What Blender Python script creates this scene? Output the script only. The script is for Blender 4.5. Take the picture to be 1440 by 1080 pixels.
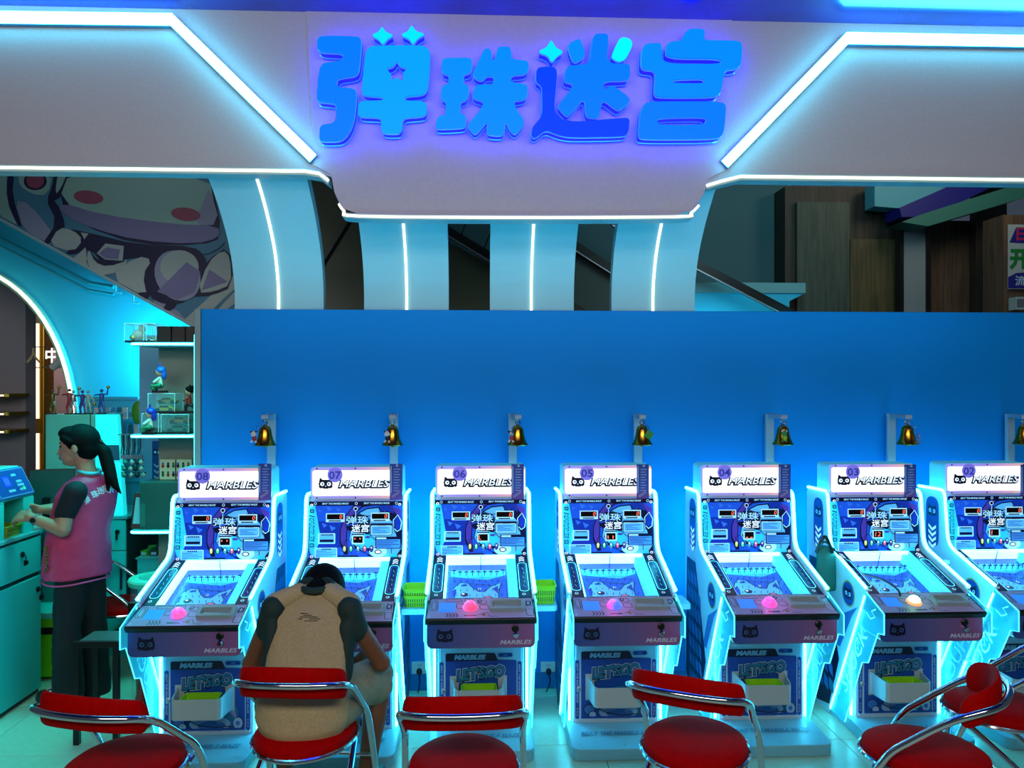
import bpy, bmesh, math, random
from mathutils import Vector, Matrix, Euler
random.seed(7)
for o in list(bpy.data.objects): bpy.data.objects.remove(o)
S = bpy.context.scene
COL = S.collection
# ------------------------------------------------------------ camera
H, F, A0, HZ = 1.75, 1081.0, 0.0435, 545.0
cd = bpy.data.cameras.new('camera'); cam = bpy.data.objects.new('camera', cd); COL.objects.link(cam)
cam.location = (0, 0, H); cam.rotation_euler = (math.pi/2, 0, -A0)
cd.sensor_width = 36; cd.lens = F/1440*36; cd.shift_y = (HZ-540)/1440; cd.clip_start = .05
S.camera = cam
# ------------------------------------------------------------ world, lamps, exposure
S.view_settings.view_transform = 'Standard'; S.view_settings.look = 'None'
S.view_settings.exposure = 0; S.view_settings.gamma = 1; S.view_settings.use_curve_mapping = False
wd = bpy.data.worlds.new('world'); S.world = wd; wd.use_nodes = True
wd.node_tree.nodes['Background'].inputs[0].default_value = (.10, .14, .20, 1)
wd.node_tree.nodes['Background'].inputs[1].default_value = .35
def area(name, loc, target, size, power, col, sizey=None):
    l = bpy.data.lights.new(name, 'AREA'); l.energy = power; l.color = col; l.size = size
    if sizey: l.shape = 'RECTANGLE'; l.size_y = sizey
    o = bpy.data.objects.new(name, l); COL.objects.link(o); o.location = loc
    o.rotation_euler = (Vector(target)-Vector(loc)).to_track_quat('-Z', 'Y').to_euler(); return o
area('mall_ceiling_lamp', (0, -.8, 3.5), (0, 3.4, .8), 5.5, 140, (1, .93, .80), 1.0)
area('fascia_fill', (0, -.9, 2.5), (0, 3.95, 3.25), 8.5, 12, (1, .95, .92), .6).data.spread = math.radians(70)  # added fill behind the camera, lifts the fascia without lighting the floor
area('counter_fill', (-2.0, 4.4, 2.15), (-2.5, 4.5, 0), .7, 12, (.0, 1, .92)).data.spread = math.radians(110)  # added teal fill in mid-air to brighten the counter, no fixture there
area('mural_fill', (-2.3, 3.9+.4, 3.4), (-2.8, 5.75, 2.9), .6, 4, (1, .95, .85))  # extra fill put in only to brighten the mural
area('teal_wall_fill', (-2.2, 5.97, 2.0), (-3.6, 6.2, 2.0), .22, 26, (.0, .75, 1))  # unseen cyan fill grazing the teal wall, not part of the arch
area('rib_fill', (.7, 3.5, 1.75), (.7, 4.4, 2.62), 4.4, 4.2, (.05, .72, 1), .15).data.spread = math.radians(80)  # added cyan fill floating before the blue wall, facing the ribs
area('far_hall_lamp', (-4.2, 7.4, 2.9), (-4.2, 8.0, 1), .8, 20, (1, .75, .62))
area('atrium_lamp', (2.6, 5.2, 4.2), (3.2, 8.5, 2.8), 1.5, 34, (.45, .85, .9))
area('far_right_lamp', (4.6, 6.2, 4.3), (4.8, 8.5, 2.8), .8, 10, (1, .85, .6))

# ------------------------------------------------------------ helpers
def P(px, py, Y):
    u = (px-720)/F; v = (py-HZ)/F
    d = Y/(math.cos(A0)-u*math.sin(A0))
    return Vector((d*(math.sin(A0)+u*math.cos(A0)), Y, H-v*d))
def lin(h):
    h = h.lstrip('#'); o = []
    for i in (0, 2, 4):
        c = int(h[i:i+2], 16)/255
        o.append(c/12.92 if c <= .04045 else ((c+.055)/1.055)**2.4)
    return tuple(o)
MATS = {}
def mat(name, col, rough=.5, metal=0, emit=0, ecol=None, coat=0, alpha=1, noise=0, nscale=8, bump=0, spec=.5):
    if name in MATS: return MATS[name]
    if isinstance(col, str): col = lin(col)
    m = bpy.data.materials.new(name); m.use_nodes = True; MATS[name] = m
    nt = m.node_tree; b = nt.nodes['Principled BSDF']
    b.inputs['Base Color'].default_value = (*col, 1); b.inputs['Roughness'].default_value = rough
    b.inputs['Metallic'].default_value = metal; b.inputs['Specular IOR Level'].default_value = spec
    if coat: b.inputs['Coat Weight'].default_value = coat; b.inputs['Coat Roughness'].default_value = .08
    if alpha < 1: b.inputs['Alpha'].default_value = alpha
    if emit:
        ec = ecol if ecol else col
        if isinstance(ec, str): ec = lin(ec)
        b.inputs['Emission Color'].default_value = (*ec, 1); b.inputs['Emission Strength'].default_value = emit
    if noise or bump:
        tc = nt.nodes.new('ShaderNodeTexCoord'); n = nt.nodes.new('ShaderNodeTexNoise')
        n.inputs['Scale'].default_value = nscale; n.inputs['Detail'].default_value = 4
        nt.links.new(tc.outputs['Object'], n.inputs['Vector'])
        if noise:
            r = nt.nodes.new('ShaderNodeValToRGB')
            r.color_ramp.elements[0].color = (*[c*(1-noise) for c in col], 1); r.color_ramp.elements[0].position = .3
            r.color_ramp.elements[1].color = (*[min(1, c*(1+noise)) for c in col], 1); r.color_ramp.elements[1].position = .7
            nt.links.new(n.outputs['Fac'], r.inputs['Fac']); nt.links.new(r.outputs['Color'], b.inputs['Base Color'])
        if bump:
            bp = nt.nodes.new('ShaderNodeBump'); bp.inputs['Strength'].default_value = bump; bp.inputs['Distance'].default_value = .01
            nt.links.new(n.outputs['Fac'], bp.inputs['Height']); nt.links.new(bp.outputs['Normal'], b.inputs['Normal'])
    return m
def gradmat(name, stops, axis=0, lo=-.25, hi=.25, rough=.3, metal=0, emit=0):
    m = bpy.data.materials.new(name); m.use_nodes = True; nt = m.node_tree; b = nt.nodes['Principled BSDF']
    tc = nt.nodes.new('ShaderNodeTexCoord'); sp = nt.nodes.new('ShaderNodeSeparateXYZ'); mr = nt.nodes.new('ShaderNodeMapRange')
    r = nt.nodes.new('ShaderNodeValToRGB')
    nt.links.new(tc.outputs['Object'], sp.inputs[0]); nt.links.new(sp.outputs[axis], mr.inputs[0])
    mr.inputs[1].default_value = lo; mr.inputs[2].default_value = hi
    nt.links.new(mr.outputs[0], r.inputs[0])
    cr = r.color_ramp
    while len(cr.elements) < len(stops): cr.elements.new(.5)
    for e, (p, c) in zip(cr.elements, stops): e.position = p; e.color = (*lin(c), 1)
    nt.links.new(r.outputs[0], b.inputs['Base Color']); b.inputs['Roughness'].default_value = rough; b.inputs['Metallic'].default_value = metal
    if emit: nt.links.new(r.outputs[0], b.inputs['Emission Color']); b.inputs['Emission Strength'].default_value = emit
    MATS[name] = m; return m
def glassmat(name, col, trans=.85, rough=.05, emit=0):
    m = bpy.data.materials.new(name); m.use_nodes = True; nt = m.node_tree; b = nt.nodes['Principled BSDF']
    b.inputs['Base Color'].default_value = (*lin(col), 1); b.inputs['Roughness'].default_value = rough
    if emit: b.inputs['Emission Color'].default_value = (*lin(col), 1); b.inputs['Emission Strength'].default_value = emit
    t = nt.nodes.new('ShaderNodeBsdfTransparent'); mx = nt.nodes.new('ShaderNodeMixShader'); mx.inputs[0].default_value = trans
    out = nt.nodes['Material Output']
    nt.links.new(b.outputs[0], mx.inputs[1]); nt.links.new(t.outputs[0], mx.inputs[2]); nt.links.new(mx.outputs[0], out.inputs[0])
    MATS[name] = m; return m
def chaikin(pts, n=2, q=.22):
    for _ in range(n):
        o = []
        for i in range(len(pts)):
            a, b = pts[i], pts[(i+1) % len(pts)]
            o.append(tuple(a[k]*(1-q)+b[k]*q for k in range(len(a)))); o.append(tuple(a[k]*q+b[k]*(1-q) for k in range(len(a))))
        pts = o
    return pts
def roundpoly(pts, r, n=4):
    o = []; N = len(pts)
    if isinstance(r, (int, float)): r = [r]*N
    for i in range(N):
        p, a, b = Vector(pts[i]), Vector(pts[i-1]), Vector(pts[(i+1) % N])
        if r[i] <= 0: o.append(tuple(p)); continue
        da, db = (a-p), (b-p); ra = min(r[i], da.length*.49, db.length*.49)
        s, e = p+da.normalized()*ra, p+db.normalized()*ra
        for k in range(n+1):
            t = k/n; o.append(tuple((s*(1-t)**2+p*2*t*(1-t)+e*t*t)))
    return o
def rrect(x0, y0, x1, y1, r, n=4): return roundpoly([(x0, y0), (x1, y0), (x1, y1), (x0, y1)], r, n)
def ell(cx, cy, rx, ry=None, n=20, a=0):
    ry = rx if ry is None else ry; o = []
    for i in range(n):
        t = 2*math.pi*i/n; x, y = rx*math.cos(t), ry*math.sin(t)
        o.append((cx+x*math.cos(a)-y*math.sin(a), cy+x*math.sin(a)+y*math.cos(a)))
    return o
def smoothpath(pts, n=6):
    pts = [Vector(p) for p in pts]; o = []
    for i in range(len(pts)-1):
        p0 = pts[max(i-1, 0)]; p1 = pts[i]; p2 = pts[i+1]; p3 = pts[min(i+2, len(pts)-1)]
        for k in range(n):
            t = k/n
            o.append(.5*((2*p1)+(-p0+p2)*t+(2*p0-5*p1+4*p2-p3)*t*t+(-p0+3*p1-3*p2+p3)*t**3))
    o.append(pts[-1]); return o
class MB:
    def __init__(s): s.v = []; s.f = []; s.m = []
    def add(s, vs, fs, m=0):
        k = len(s.v); s.v += [tuple(v) for v in vs]; s.f += [tuple(i+k for i in f) for f in fs]; s.m += [m]*len(fs); return s
    def box(s, x0, x1, y0, y1, z0, z1, m=0, M=None):
        vs = [Vector((x, y, z)) for x in (x0, x1) for y in (y0, y1) for z in (z0, z1)]
        if M is not None: vs = [M @ v for v in vs]
        return s.add(vs, [(0, 1, 3, 2), (4, 6, 7, 5), (0, 4, 5, 1), (2, 3, 7, 6), (0, 2, 6, 4), (1, 5, 7, 3)], m)
    def prism(s, poly, a, b, axis='y', m=0, M=None):
        mk = {'y': lambda p, t: (p[0], t, p[1]), 'x': lambda p, t: (t, p[0], p[1]), 'z': lambda p, t: (p[0], p[1], t)}[axis]
        n = len(poly); vs = [Vector(mk(p, a)) for p in poly]+[Vector(mk(p, b)) for p in poly]
        if M is not None: vs = [M @ v for v in vs]
        fs = [tuple(range(n-1, -1, -1)), tuple(range(n, 2*n))]+[(i, (i+1) % n, n+(i+1) % n, n+i) for i in range(n)]
        return s.add(vs, fs, m)
    def tube(s, path, r, n=8, m=0, closed=False, cap=True):
        path = [Vector(p) for p in path]; N = len(path); R = r if isinstance(r, (list, tuple)) else [r]*N
        k = len(s.v); up = None; rings = []
        for i, p in enumerate(path):
            if closed: t = (path[(i+1) % N]-path[i-1])
            else: t = path[min(i+1, N-1)]-path[max(i-1, 0)]
            t = t.normalized() if t.length > 1e-9 else Vector((0, 0, 1))
            if up is None: up = Vector((0, 0, 1)) if abs(t.z) < .9 else Vector((1, 0, 0))
            a = t.cross(up)
            if a.length < 1e-5: a = t.cross(Vector((0, 1, 0.01)))
            a.normalize(); b = a.cross(t).normalized(); up = b
            rings.append([p+(a*math.cos(2*math.pi*j/n)+b*math.sin(2*math.pi*j/n))*R[i] for j in range(n)])
        vs = [v for rg in rings for v in rg]; fs = []
        for i in range(N if closed else N-1):
            i2 = (i+1) % N
            for j in range(n): fs.append((i*n+j, i*n+(j+1) % n, i2*n+(j+1) % n, i2*n+j))
        if not closed and cap: fs += [tuple(range(n-1, -1, -1)), tuple(range((N-1)*n, N*n))]
        return s.add(vs, fs, m)
    def lathe(s, prof, c=(0, 0, 0), n=20, m=0, M=None, sx=1, sy=1):
        vs = []; fs = []
        for r, z in prof:
            for j in range(n):
                t = 2*math.pi*j/n; vs.append(Vector((r*sx*math.cos(t), r*sy*math.sin(t), z)))
        for i in range(len(prof)-1):
            for j in range(n): fs.append((i*n+j, i*n+(j+1) % n, (i+1)*n+(j+1) % n, (i+1)*n+j))
        fs += [tuple(range(n-1, -1, -1)), tuple(range((len(prof)-1)*n, len(prof)*n))]
        if M is not None: vs = [M @ v for v in vs]
        vs = [v+Vector(c) for v in vs]
        return s.add(vs, fs, m)
    def ball(s, c, r, n=12, m=0, M=None):
        rx, ry, rz = (r, r, r) if isinstance(r, (int, float)) else r
        prof = [(max(math.sin(math.pi*i/(n//2+2)), .02), -math.cos(math.pi*i/(n//2+2))) for i in range(n//2+3)]
        Mx = Matrix.Diagonal((rx, ry, rz, 1))
        if M is not None: Mx = M @ Mx
        return s.lathe(prof, c, n, m, Mx)
    def build(s, name, mats, parent=None, smooth=False, bevel=0, loc=None, rot=None, seg=2):
        me = bpy.data.meshes.new(name); me.from_pydata(s.v, [], s.f)
        for mm in (mats if isinstance(mats, (list, tuple)) else [mats]): me.materials.append(mm)
        for p, mi in zip(me.polygons, s.m): p.material_index = mi
        bm = bmesh.new(); bm.from_mesh(me); bmesh.ops.recalc_face_normals(bm, faces=bm.faces)
        if bevel:
            es = [e for e in bm.edges if len(e.link_faces) == 2 and e.calc_face_angle(0) > .6]
            bmesh.ops.bevel(bm, geom=es, offset=bevel, segments=seg, affect='EDGES', profile=.5, clamp_overlap=True)
        bm.to_mesh(me); bm.free()
        if smooth:
            for p in me.polygons: p.use_smooth = True
            try: me.set_sharp_from_angle(angle=.7)
            except Exception: pass
        o = bpy.data.objects.new(name, me); COL.objects.link(o)
        if parent: o.parent = parent
        if loc is not None: o.location = loc
        if rot is not None: o.rotation_euler = rot
        return o
def tag(o, label=None, cat=None, group=None, kind=None):
    if label: o['label'] = label
    if cat: o['category'] = cat
    if group: o['group'] = group
    if kind: o['kind'] = kind
    return o
def empty(name, loc, rz=0, label=None, cat=None, group=None):
    o = bpy.data.objects.new(name, None); COL.objects.link(o); o.location = loc; o.rotation_euler = (0, 0, rz)
    o.empty_display_size = .1
    return tag(o, label, cat, group)
def copy_tree(o, parent=None, depth=0):
    c = o.copy(); COL.objects.link(c); c.parent = parent
    for ch in list(o.children): copy_tree(ch, c, depth+1)
    return c
def curve_geo(loops, depth=0, bevel=0):
    cu = bpy.data.curves.new('tmp', 'CURVE'); cu.dimensions = '2D'; cu.fill_mode = 'BOTH'; cu.extrude = depth/2
    cu.bevel_depth = bevel; cu.bevel_resolution = 2; cu.offset = -bevel
    for lp in loops:
        sp = cu.splines.new('POLY'); sp.points.add(len(lp)-1); sp.use_cyclic_u = True
        for i, p in enumerate(lp): sp.points[i].co = (p[0], p[1], 0, 1)
    o = bpy.data.objects.new('tmp', cu); COL.objects.link(o)
    me = bpy.data.meshes.new_from_object(o.evaluated_get(bpy.context.evaluated_depsgraph_get()))
    r = ([v.co.copy() for v in me.vertices], [tuple(p.vertices) for p in me.polygons])
    bpy.data.objects.remove(o); bpy.data.meshes.remove(me); return r
TXT = {}; TXTB = {}
def text_geo(s, bold=0, res=2):
    k = (s, bold)
    if k in TXT: return TXT[k]
    cu = bpy.data.curves.new('tmp', 'FONT'); cu.body = s; cu.size = 1; cu.offset = bold; cu.resolution_u = res; cu.fill_mode = 'BOTH'
    o = bpy.data.objects.new('tmp', cu); COL.objects.link(o)
    me = bpy.data.meshes.new_from_object(o.evaluated_get(bpy.context.evaluated_depsgraph_get()))
    vs = [v.co.copy() for v in me.vertices]; fs = [tuple(p.vertices) for p in me.polygons]
    bpy.data.objects.remove(o); bpy.data.meshes.remove(me)
    if bold: base = TXTB.get(s) or (text_geo(s, 0) and TXTB[s])
    if vs:
        if not bold: TXTB[s] = (min(v.x for v in vs), max(v.x for v in vs), min(v.y for v in vs), max(v.y for v in vs))
        x0, x1, y0, y1 = TXTB[s]
        vs = [Vector(((v.x-x0)/(x1-x0)-.5, (v.y-y0)/(y1-y0)-.5, 0)) for v in vs]
    if 0:
        x0 = min(v.x for v in vs); x1 = max(v.x for v in vs); y0 = min(v.y for v in vs); y1 = max(v.y for v in vs)
        vs = [Vector(((v.x-x0)/(x1-x0)-.5, (v.y-y0)/(y1-y0)-.5, 0)) for v in vs]
    TXT[k] = (vs, fs); return TXT[k]
class Decal:
    """flat print on a plane: O origin, U right, V down, N out, unit = metres per unit"""
    def __init__(s, O, U, V, unit, step=.0006):
        s.O = Vector(O); s.U = Vector(U).normalized(); s.V = Vector(V).normalized(); s.N = s.V.cross(s.U).normalized() * 1
        s.u = unit; s.step = step; s.b = MB(); s.mats = []
    def pt(s, a, b, l): return s.O+s.U*(a*s.u)+s.V*(b*s.u)+s.N*(l*s.step)
    def mi(s, m):
        if m not in s.mats: s.mats.append(m)
        return s.mats.index(m)
    def poly(s, pts, m, l=1, thick=0):
        vs = [s.pt(a, b, l) for a, b in pts]; s.b.add(vs, [tuple(range(len(vs)))], s.mi(m)); return s
    def rect(s, x0, y0, x1, y1, m, l=1, r=0): return s.poly(rrect(x0, y0, x1, y1, r) if r else [(x0, y0), (x1, y0), (x1, y1), (x0, y1)], m, l)
    def ell(s, cx, cy, rx, ry, m, l=1, n=18, a=0): return s.poly(ell(cx, cy, rx, ry, n, a), m, l)
    def line(s, pts, w, m, l=1, closed=False):
        pts = [Vector(p) for p in pts]; N = len(pts); L = []; R = []
        for i in range(N):
            if closed: t = pts[(i+1) % N]-pts[i-1]
            else: t = pts[min(i+1, N-1)]-pts[max(i-1, 0)]
            t = t.normalized() if t.length else Vector((1, 0)); n = Vector((-t.y, t.x))*w/2
            L.append(pts[i]+n); R.append(pts[i]-n)
        for i in range(N if closed else N-1):
            j = (i+1) % N; s.poly([L[i], L[j], R[j], R[i]], m, l)
        return s
    def text(s, t, cx, cy, w, h, m, l=2, rot=0, shear=0, bold=0):
        vs, fs = text_geo(t, bold); o = []
        for v in vs:
            x, y = v.x*w+v.y*h*shear, -v.y*h
            o.append(s.pt(cx+x*math.cos(rot)-y*math.sin(rot), cy+x*math.sin(rot)+y*math.cos(rot), l))
        s.b.add(o, fs, s.mi(m)); return s
    def build(s, name, parent=None): return s.b.build(name, s.mats, parent)
def cat(d, cx, cy, w, dark, white, l=2, pupil=None):
    k = w/200
    pts = [(-75, -85), (-38, -55), (40, -55), (72, -85), (82, -30), (92, 0), (84, 30), (95, 38), (78, 48), (60, 62), (52, 50), (30, 62), (-25, 62), (-48, 50), (-58, 64), (-75, 48), (-98, 40), (-84, 28), (-92, 0), (-84, -30)]
    d.poly([(cx+x*k, cy+y*k) for x, y in pts], dark, l)
    for sx in (-1, 1):
        d.ell(cx+sx*43*k, cy, 26*k, 26*k, white, l+1); d.ell(cx+sx*39*k, cy-2*k, 11*k, 11*k, pupil or dark, l+2)
    d.poly([(cx-8*k, cy+24*k), (cx+8*k, cy+24*k), (cx, cy+38*k)], white, l+1)

# ------------------------------------------------------------ materials
M_white = mat('white_plastic', '#cfd6dc', .35)
M_panel = mat('machine_side_white', '#b9d6e4', .35)
M_navy = mat('navy_print', '#060a30', .35)
M_black = mat('black_plastic', '#08080c', .35)
M_chrome = mat('chrome', '#d8d8dc', .12, 1)
M_steel = mat('brushed_steel', '#a9adb3', .35, .9)
M_red = mat('red_vinyl', '#b40000', .65, noise=.12, nscale=40, spec=.05)
M_brass = mat('brass', '#c8902c', .22, 1)
M_neon = mat('cyan_neon', (.2, .9, 1), .4, emit=15, ecol=(.055, .76, 1))
M_rear = mat('rear_blue_led', (0, .3, 1), .4, emit=24, ecol=(.0, .82, 1))
M_edge = mat('cyan_edge_light', (.1, .8, 1), .4, emit=1.6, ecol=(.10, .85, 1))
M_fin = glassmat('edge_lit_acrylic', '#22c8ec', .45, .2, .38)
M_tube = mat('cool_tube', (.5, .95, 1), .4, emit=15, ecol=(.075, .72, 1))
M_warm = mat('warm_led', (1, .85, .65), .4, emit=1.7, ecol=(1, .84, .6))
M_light = mat('lightbox_white', '#ffffff', .4, emit=1.2, ecol=(1, .98, 1))
M_hblue = mat('lit_sky', '#58b4ee', .3, emit=.55)
M_hcyan = mat('lit_cyan', '#2cc4ea', .3, emit=.6)
M_hmid = mat('lit_blue', '#1450cc', .3, emit=.6)
M_hdeep = mat('lit_deep_blue', '#0a2fa0', .3, emit=.5)
M_hnavy = mat('lit_navy', '#04083a', .3, emit=.15)
M_hpurp = mat('lit_purple', '#44339c', .3, emit=.6)
M_hpale = mat('lit_pale', '#a4dcf6', .3, emit=.7)
M_hwhite = mat('lit_white', '#eaf6ff', .3, emit=.9)
M_hgreen = mat('bulb_green', '#4bd08a', .3, emit=.8)
M_hyel = mat('bulb_yellow', '#d8d860', .3, emit=.6)
M_hred = mat('bulb_pink', '#e05a8c', .3, emit=.8)
M_digit = mat('red_digit', (1, .1, .05), .4, emit=2.2, ecol=(1, .12, .06))
M_dblack = mat('display_black', '#100408', .2)
M_clear = glassmat('clear_glass', '#dff6ff', .93, .03)
M_acryl = glassmat('clear_acrylic', '#9fd0dc', .88, .3)
M_lilac = gradmat('header_frame', [(0, '#9a9cf0'), (.45, '#9f90e8'), (.75, '#d8a8c8'), (1, '#f2c890')], 0, -.24, .24, .35, 0, .55)
M_deck = gradmat('deck_film', [(0, '#96a0d0'), (.5, '#b4a4d0'), (1, '#bcb4d8')], 0, -.25, .25, .4, 0)
M_front = gradmat('front_film', [(0, '#2c509c'), (.5, '#6460a0'), (1, '#9c5c90')], 0, -.25, .25, .35, .15)
M_film1 = mat('film_line', '#151a3c', .3)
M_film2 = mat('film_pale', '#a8a8d0', .3)
M_dblue = mat('door_blue', '#16459a', .35)
M_dmid = mat('door_mid', '#3a6fb4', .35)
M_dteal = mat('door_teal', '#1d6f94', .35)
M_dpale = mat('door_pale', '#9cb8d4', .35)
M_dmauve = mat('door_mauve', '#8f8ab8', .35)
M_grey = mat('grey_plastic', '#93a6a8', .4)
M_screen = mat('deck_screen', '#2a78e8', .3, emit=.8)
M_lime = mat('lime_plastic', '#8cc20a', .4)
M_bin = mat('bin_plastic', '#a9b4b4', .4)
M_tile = mat('floor_tile', '#aed2b6', .3, noise=.05, nscale=30)
M_grout = mat('floor_grout', '#41605f', .8)
M_wall = mat('blue_paint', '#0084d8', .6, spec=.12)
M_teal = mat('teal_paint', '#18b0cc', .5)
M_cab = mat('cabinet_teal', '#28c8c4', .45)
M_fascia = mat('fascia_paint', '#a8a6ae', .55, noise=.04, nscale=60)
M_rib = mat('rib_paint', '#98ccdc', .6, spec=.2)
M_skin = mat('skin', '#9a6248', .5)
M_hair = mat('black_hair', '#040406', .75, noise=.3, nscale=60, spec=.12)

# ------------------------------------------------------------ setting
def struct(name, mb, m, **k): return tag(mb.build(name, m, **k), kind='structure')
fl = struct('floor', MB().box(-6, 7, -1.5, 10, -.06, -.012), M_grout)
ty = 0
tile_me = None
for i in range(14):
    for j in range(8):
        x = -4.2+i*.6; y = 1.35+j*.6
        if tile_me is None:
            t = MB().box(-.2985, .2985, -.2985, .2985, -.012, 0).build('floor_tile', M_tile, fl, bevel=.0015, seg=1); tile_me = t.data
        else:
            t = bpy.data.objects.new('floor_tile', tile_me); COL.objects.link(t); t.parent = fl
        t.location = (x+.3, y+.3, 0)
YW = 4.47
pl = P(283, 437, YW)
WT = 2.2
wb = struct('wall_back', MB().box(pl.x, 5.2, YW, YW+.1, 0, WT), M_wall, bevel=.004)
struct('baseboard_back', MB().box(pl.x, 5.2, YW-.012, YW, 0, .095), mat('baseboard_blue', '#0f78c0', .5, spec=.2), bevel=.003)
struct('trim_1', MB().box(pl.x-.035, pl.x-.002, YW-.01, YW+.1, 0, 2.2), mat('grey_post', '#7f9396', .5), bevel=.003)
# fascia boards
YF = 3.95
def fpt(px, py, Y=YF): p = P(px, py, Y); return (p.x, p.z)
ZC = 3.70
zl = fpt(300, 236)[1]
main = [(-4.2, ZC), (-4.2, zl), fpt(430, 236), fpt(470, 250), fpt(600, 262), fpt(900, 262), fpt(1005, 258), fpt(1050, 250), (5.2, zl), (5.2, ZC)]
main = [(x, zl if 1 < i < 8 and i in (2, 7) else z) for i, (x, z) in enumerate(main)]
struct('wall_fascia', MB().prism(main, YF, YF+.05), M_fascia)
YC = YF-.007
cpoly = [fpt(430, 20, YC), fpt(441, 232, YC), fpt(466, 246, YC), fpt(470, 270, YC), fpt(480, 292, YC), fpt(505, 301, YC), fpt(720, 303, YC), fpt(950, 302, YC), fpt(976, 294, YC), fpt(990, 272, YC), fpt(996, 252, YC), fpt(1018, 240, YC), fpt(1030, 20, YC)]
cpoly[0] = (cpoly[0][0], ZC); cpoly[-1] = (cpoly[-1][0], ZC)
# lay the centre board's upper part flush: one board proud of the fascia
cp2 = [(x, z) for x, z in cpoly]
struct('trim_2', MB().prism(cp2, YC, YF), M_fascia)
M_lip = mat('lip_paint', '#8fb4bc', .45)
# lips (return under the boards) and LED lines
def lip(name, pts, Y, dep, h):
    b = MB(); n = len(pts)
    for i in range(n-1):
        (x0, z0), (x1, z1) = pts[i], pts[i+1]
        vs = []
        for (x, z) in ((x0, z0), (x1, z1)): vs += [(x, Y, z+h), (x, Y, z), (x, Y+dep, z), (x, Y+dep, z+h)]
        b.add(vs, [(0, 1, 5, 4), (1, 2, 6, 5), (2, 3, 7, 6), (3, 0, 4, 7), (0, 3, 2, 1), (4, 5, 6, 7)])
    return struct(name, b, M_lip)
L1 = [(-4.2, zl)]+[(fpt(430, 236)[0], zl)]+[fpt(450, 241), fpt(463, 251)]
lo = lip('trim_3', [(x, z-.035) for x, z in L1], YF-.015, .085, .035)
MB().tube([(x, YF-.018, z-.016) for x, z in L1], .0075, 6).build('light_strip', M_warm, lo)
L2 = [fpt(992, 258), fpt(1012, 252), fpt(1040, 249)]+[(5.2, zl)]
L2[2] = (L2[2][0], zl)
lo = lip('trim_4', [(x, z-.035) for x, z in L2], YF-.015, .085, .035)
MB().tube([(x, YF-.018, z-.016) for x, z in L2], .0075, 6).build('light_strip', M_warm, lo)
L3 = smoothpath([(*fpt(477, 284, YC), 0), (*fpt(485, 294, YC), 0), (*fpt(505, 301, YC), 0), (*fpt(720, 303, YC), 0), (*fpt(950, 302, YC), 0), (*fpt(970, 297, YC), 0), (*fpt(982, 286, YC), 0)], 5)
L3 = [(p.x, p.y) for p in L3]
lo = lip('trim_5', [(x, z-.025) for x, z in L3], YC-.012, .1, .025)
MB().tube([(x, YC-.014, z-.013) for x, z in L3], .0065, 6).build('light_strip', M_warm, lo)
# ceiling (glossy blue soffit) in front of the fascia
M_ceil = mat('glossy_blue_ceiling', '#0a3a9c', .22, .3, noise=.25, nscale=3, coat=.5)
struct('ceiling', MB().box(-6, 7, -1.5, YF, 3.66, 3.72), M_ceil)
# outline LED tubes on the fascia
def fat(px, py, Y=YF-.02): return P(px, py, Y)
M_tubeb = mat('tube_channel', '#2a9ad0', .3)
for nm, pts, lb in (('light_tube', [(-60, 27), (244, 31), (441, 224)], 'long bent cyan-white light tube left of the blue sign'),
                ('light_tube', [(1018, 232), (1188, 57), (1500, 62)], 'long bent cyan-white light tube right of the blue sign')):
    e = empty(nm, fat(*pts[1]), 0, lb, 'light', 'light tubes outlining the fascia')
    q = [fat(*p) for p in pts]; c = q[1]
    for mm, hw, yy0, yy1, pn in ((M_tubeb, .026, -.012, .019, 'channel'), (M_tube, .0235, -.045, -.012, 'diffuser')):
        v2 = [Vector((p.x-c.x, p.z-c.z)) for p in q]
        d0 = (v2[1]-v2[0]).normalized(); d1 = (v2[2]-v2[1]).normalized()
        n0 = Vector((-d0.y, d0.x)); n1 = Vector((-d1.y, d1.x)); nm_ = (n0+n1).normalized(); nm_ /= nm_.dot(n0)
        poly = [v2[0]+n0*hw, v2[1]+nm_*hw, v2[2]+n1*hw, v2[2]-n1*hw, v2[1]-nm_*hw, v2[0]-n0*hw]
        MB().prism([tuple(p) for p in poly], yy0, yy1).build(pn, mm, e)
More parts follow.
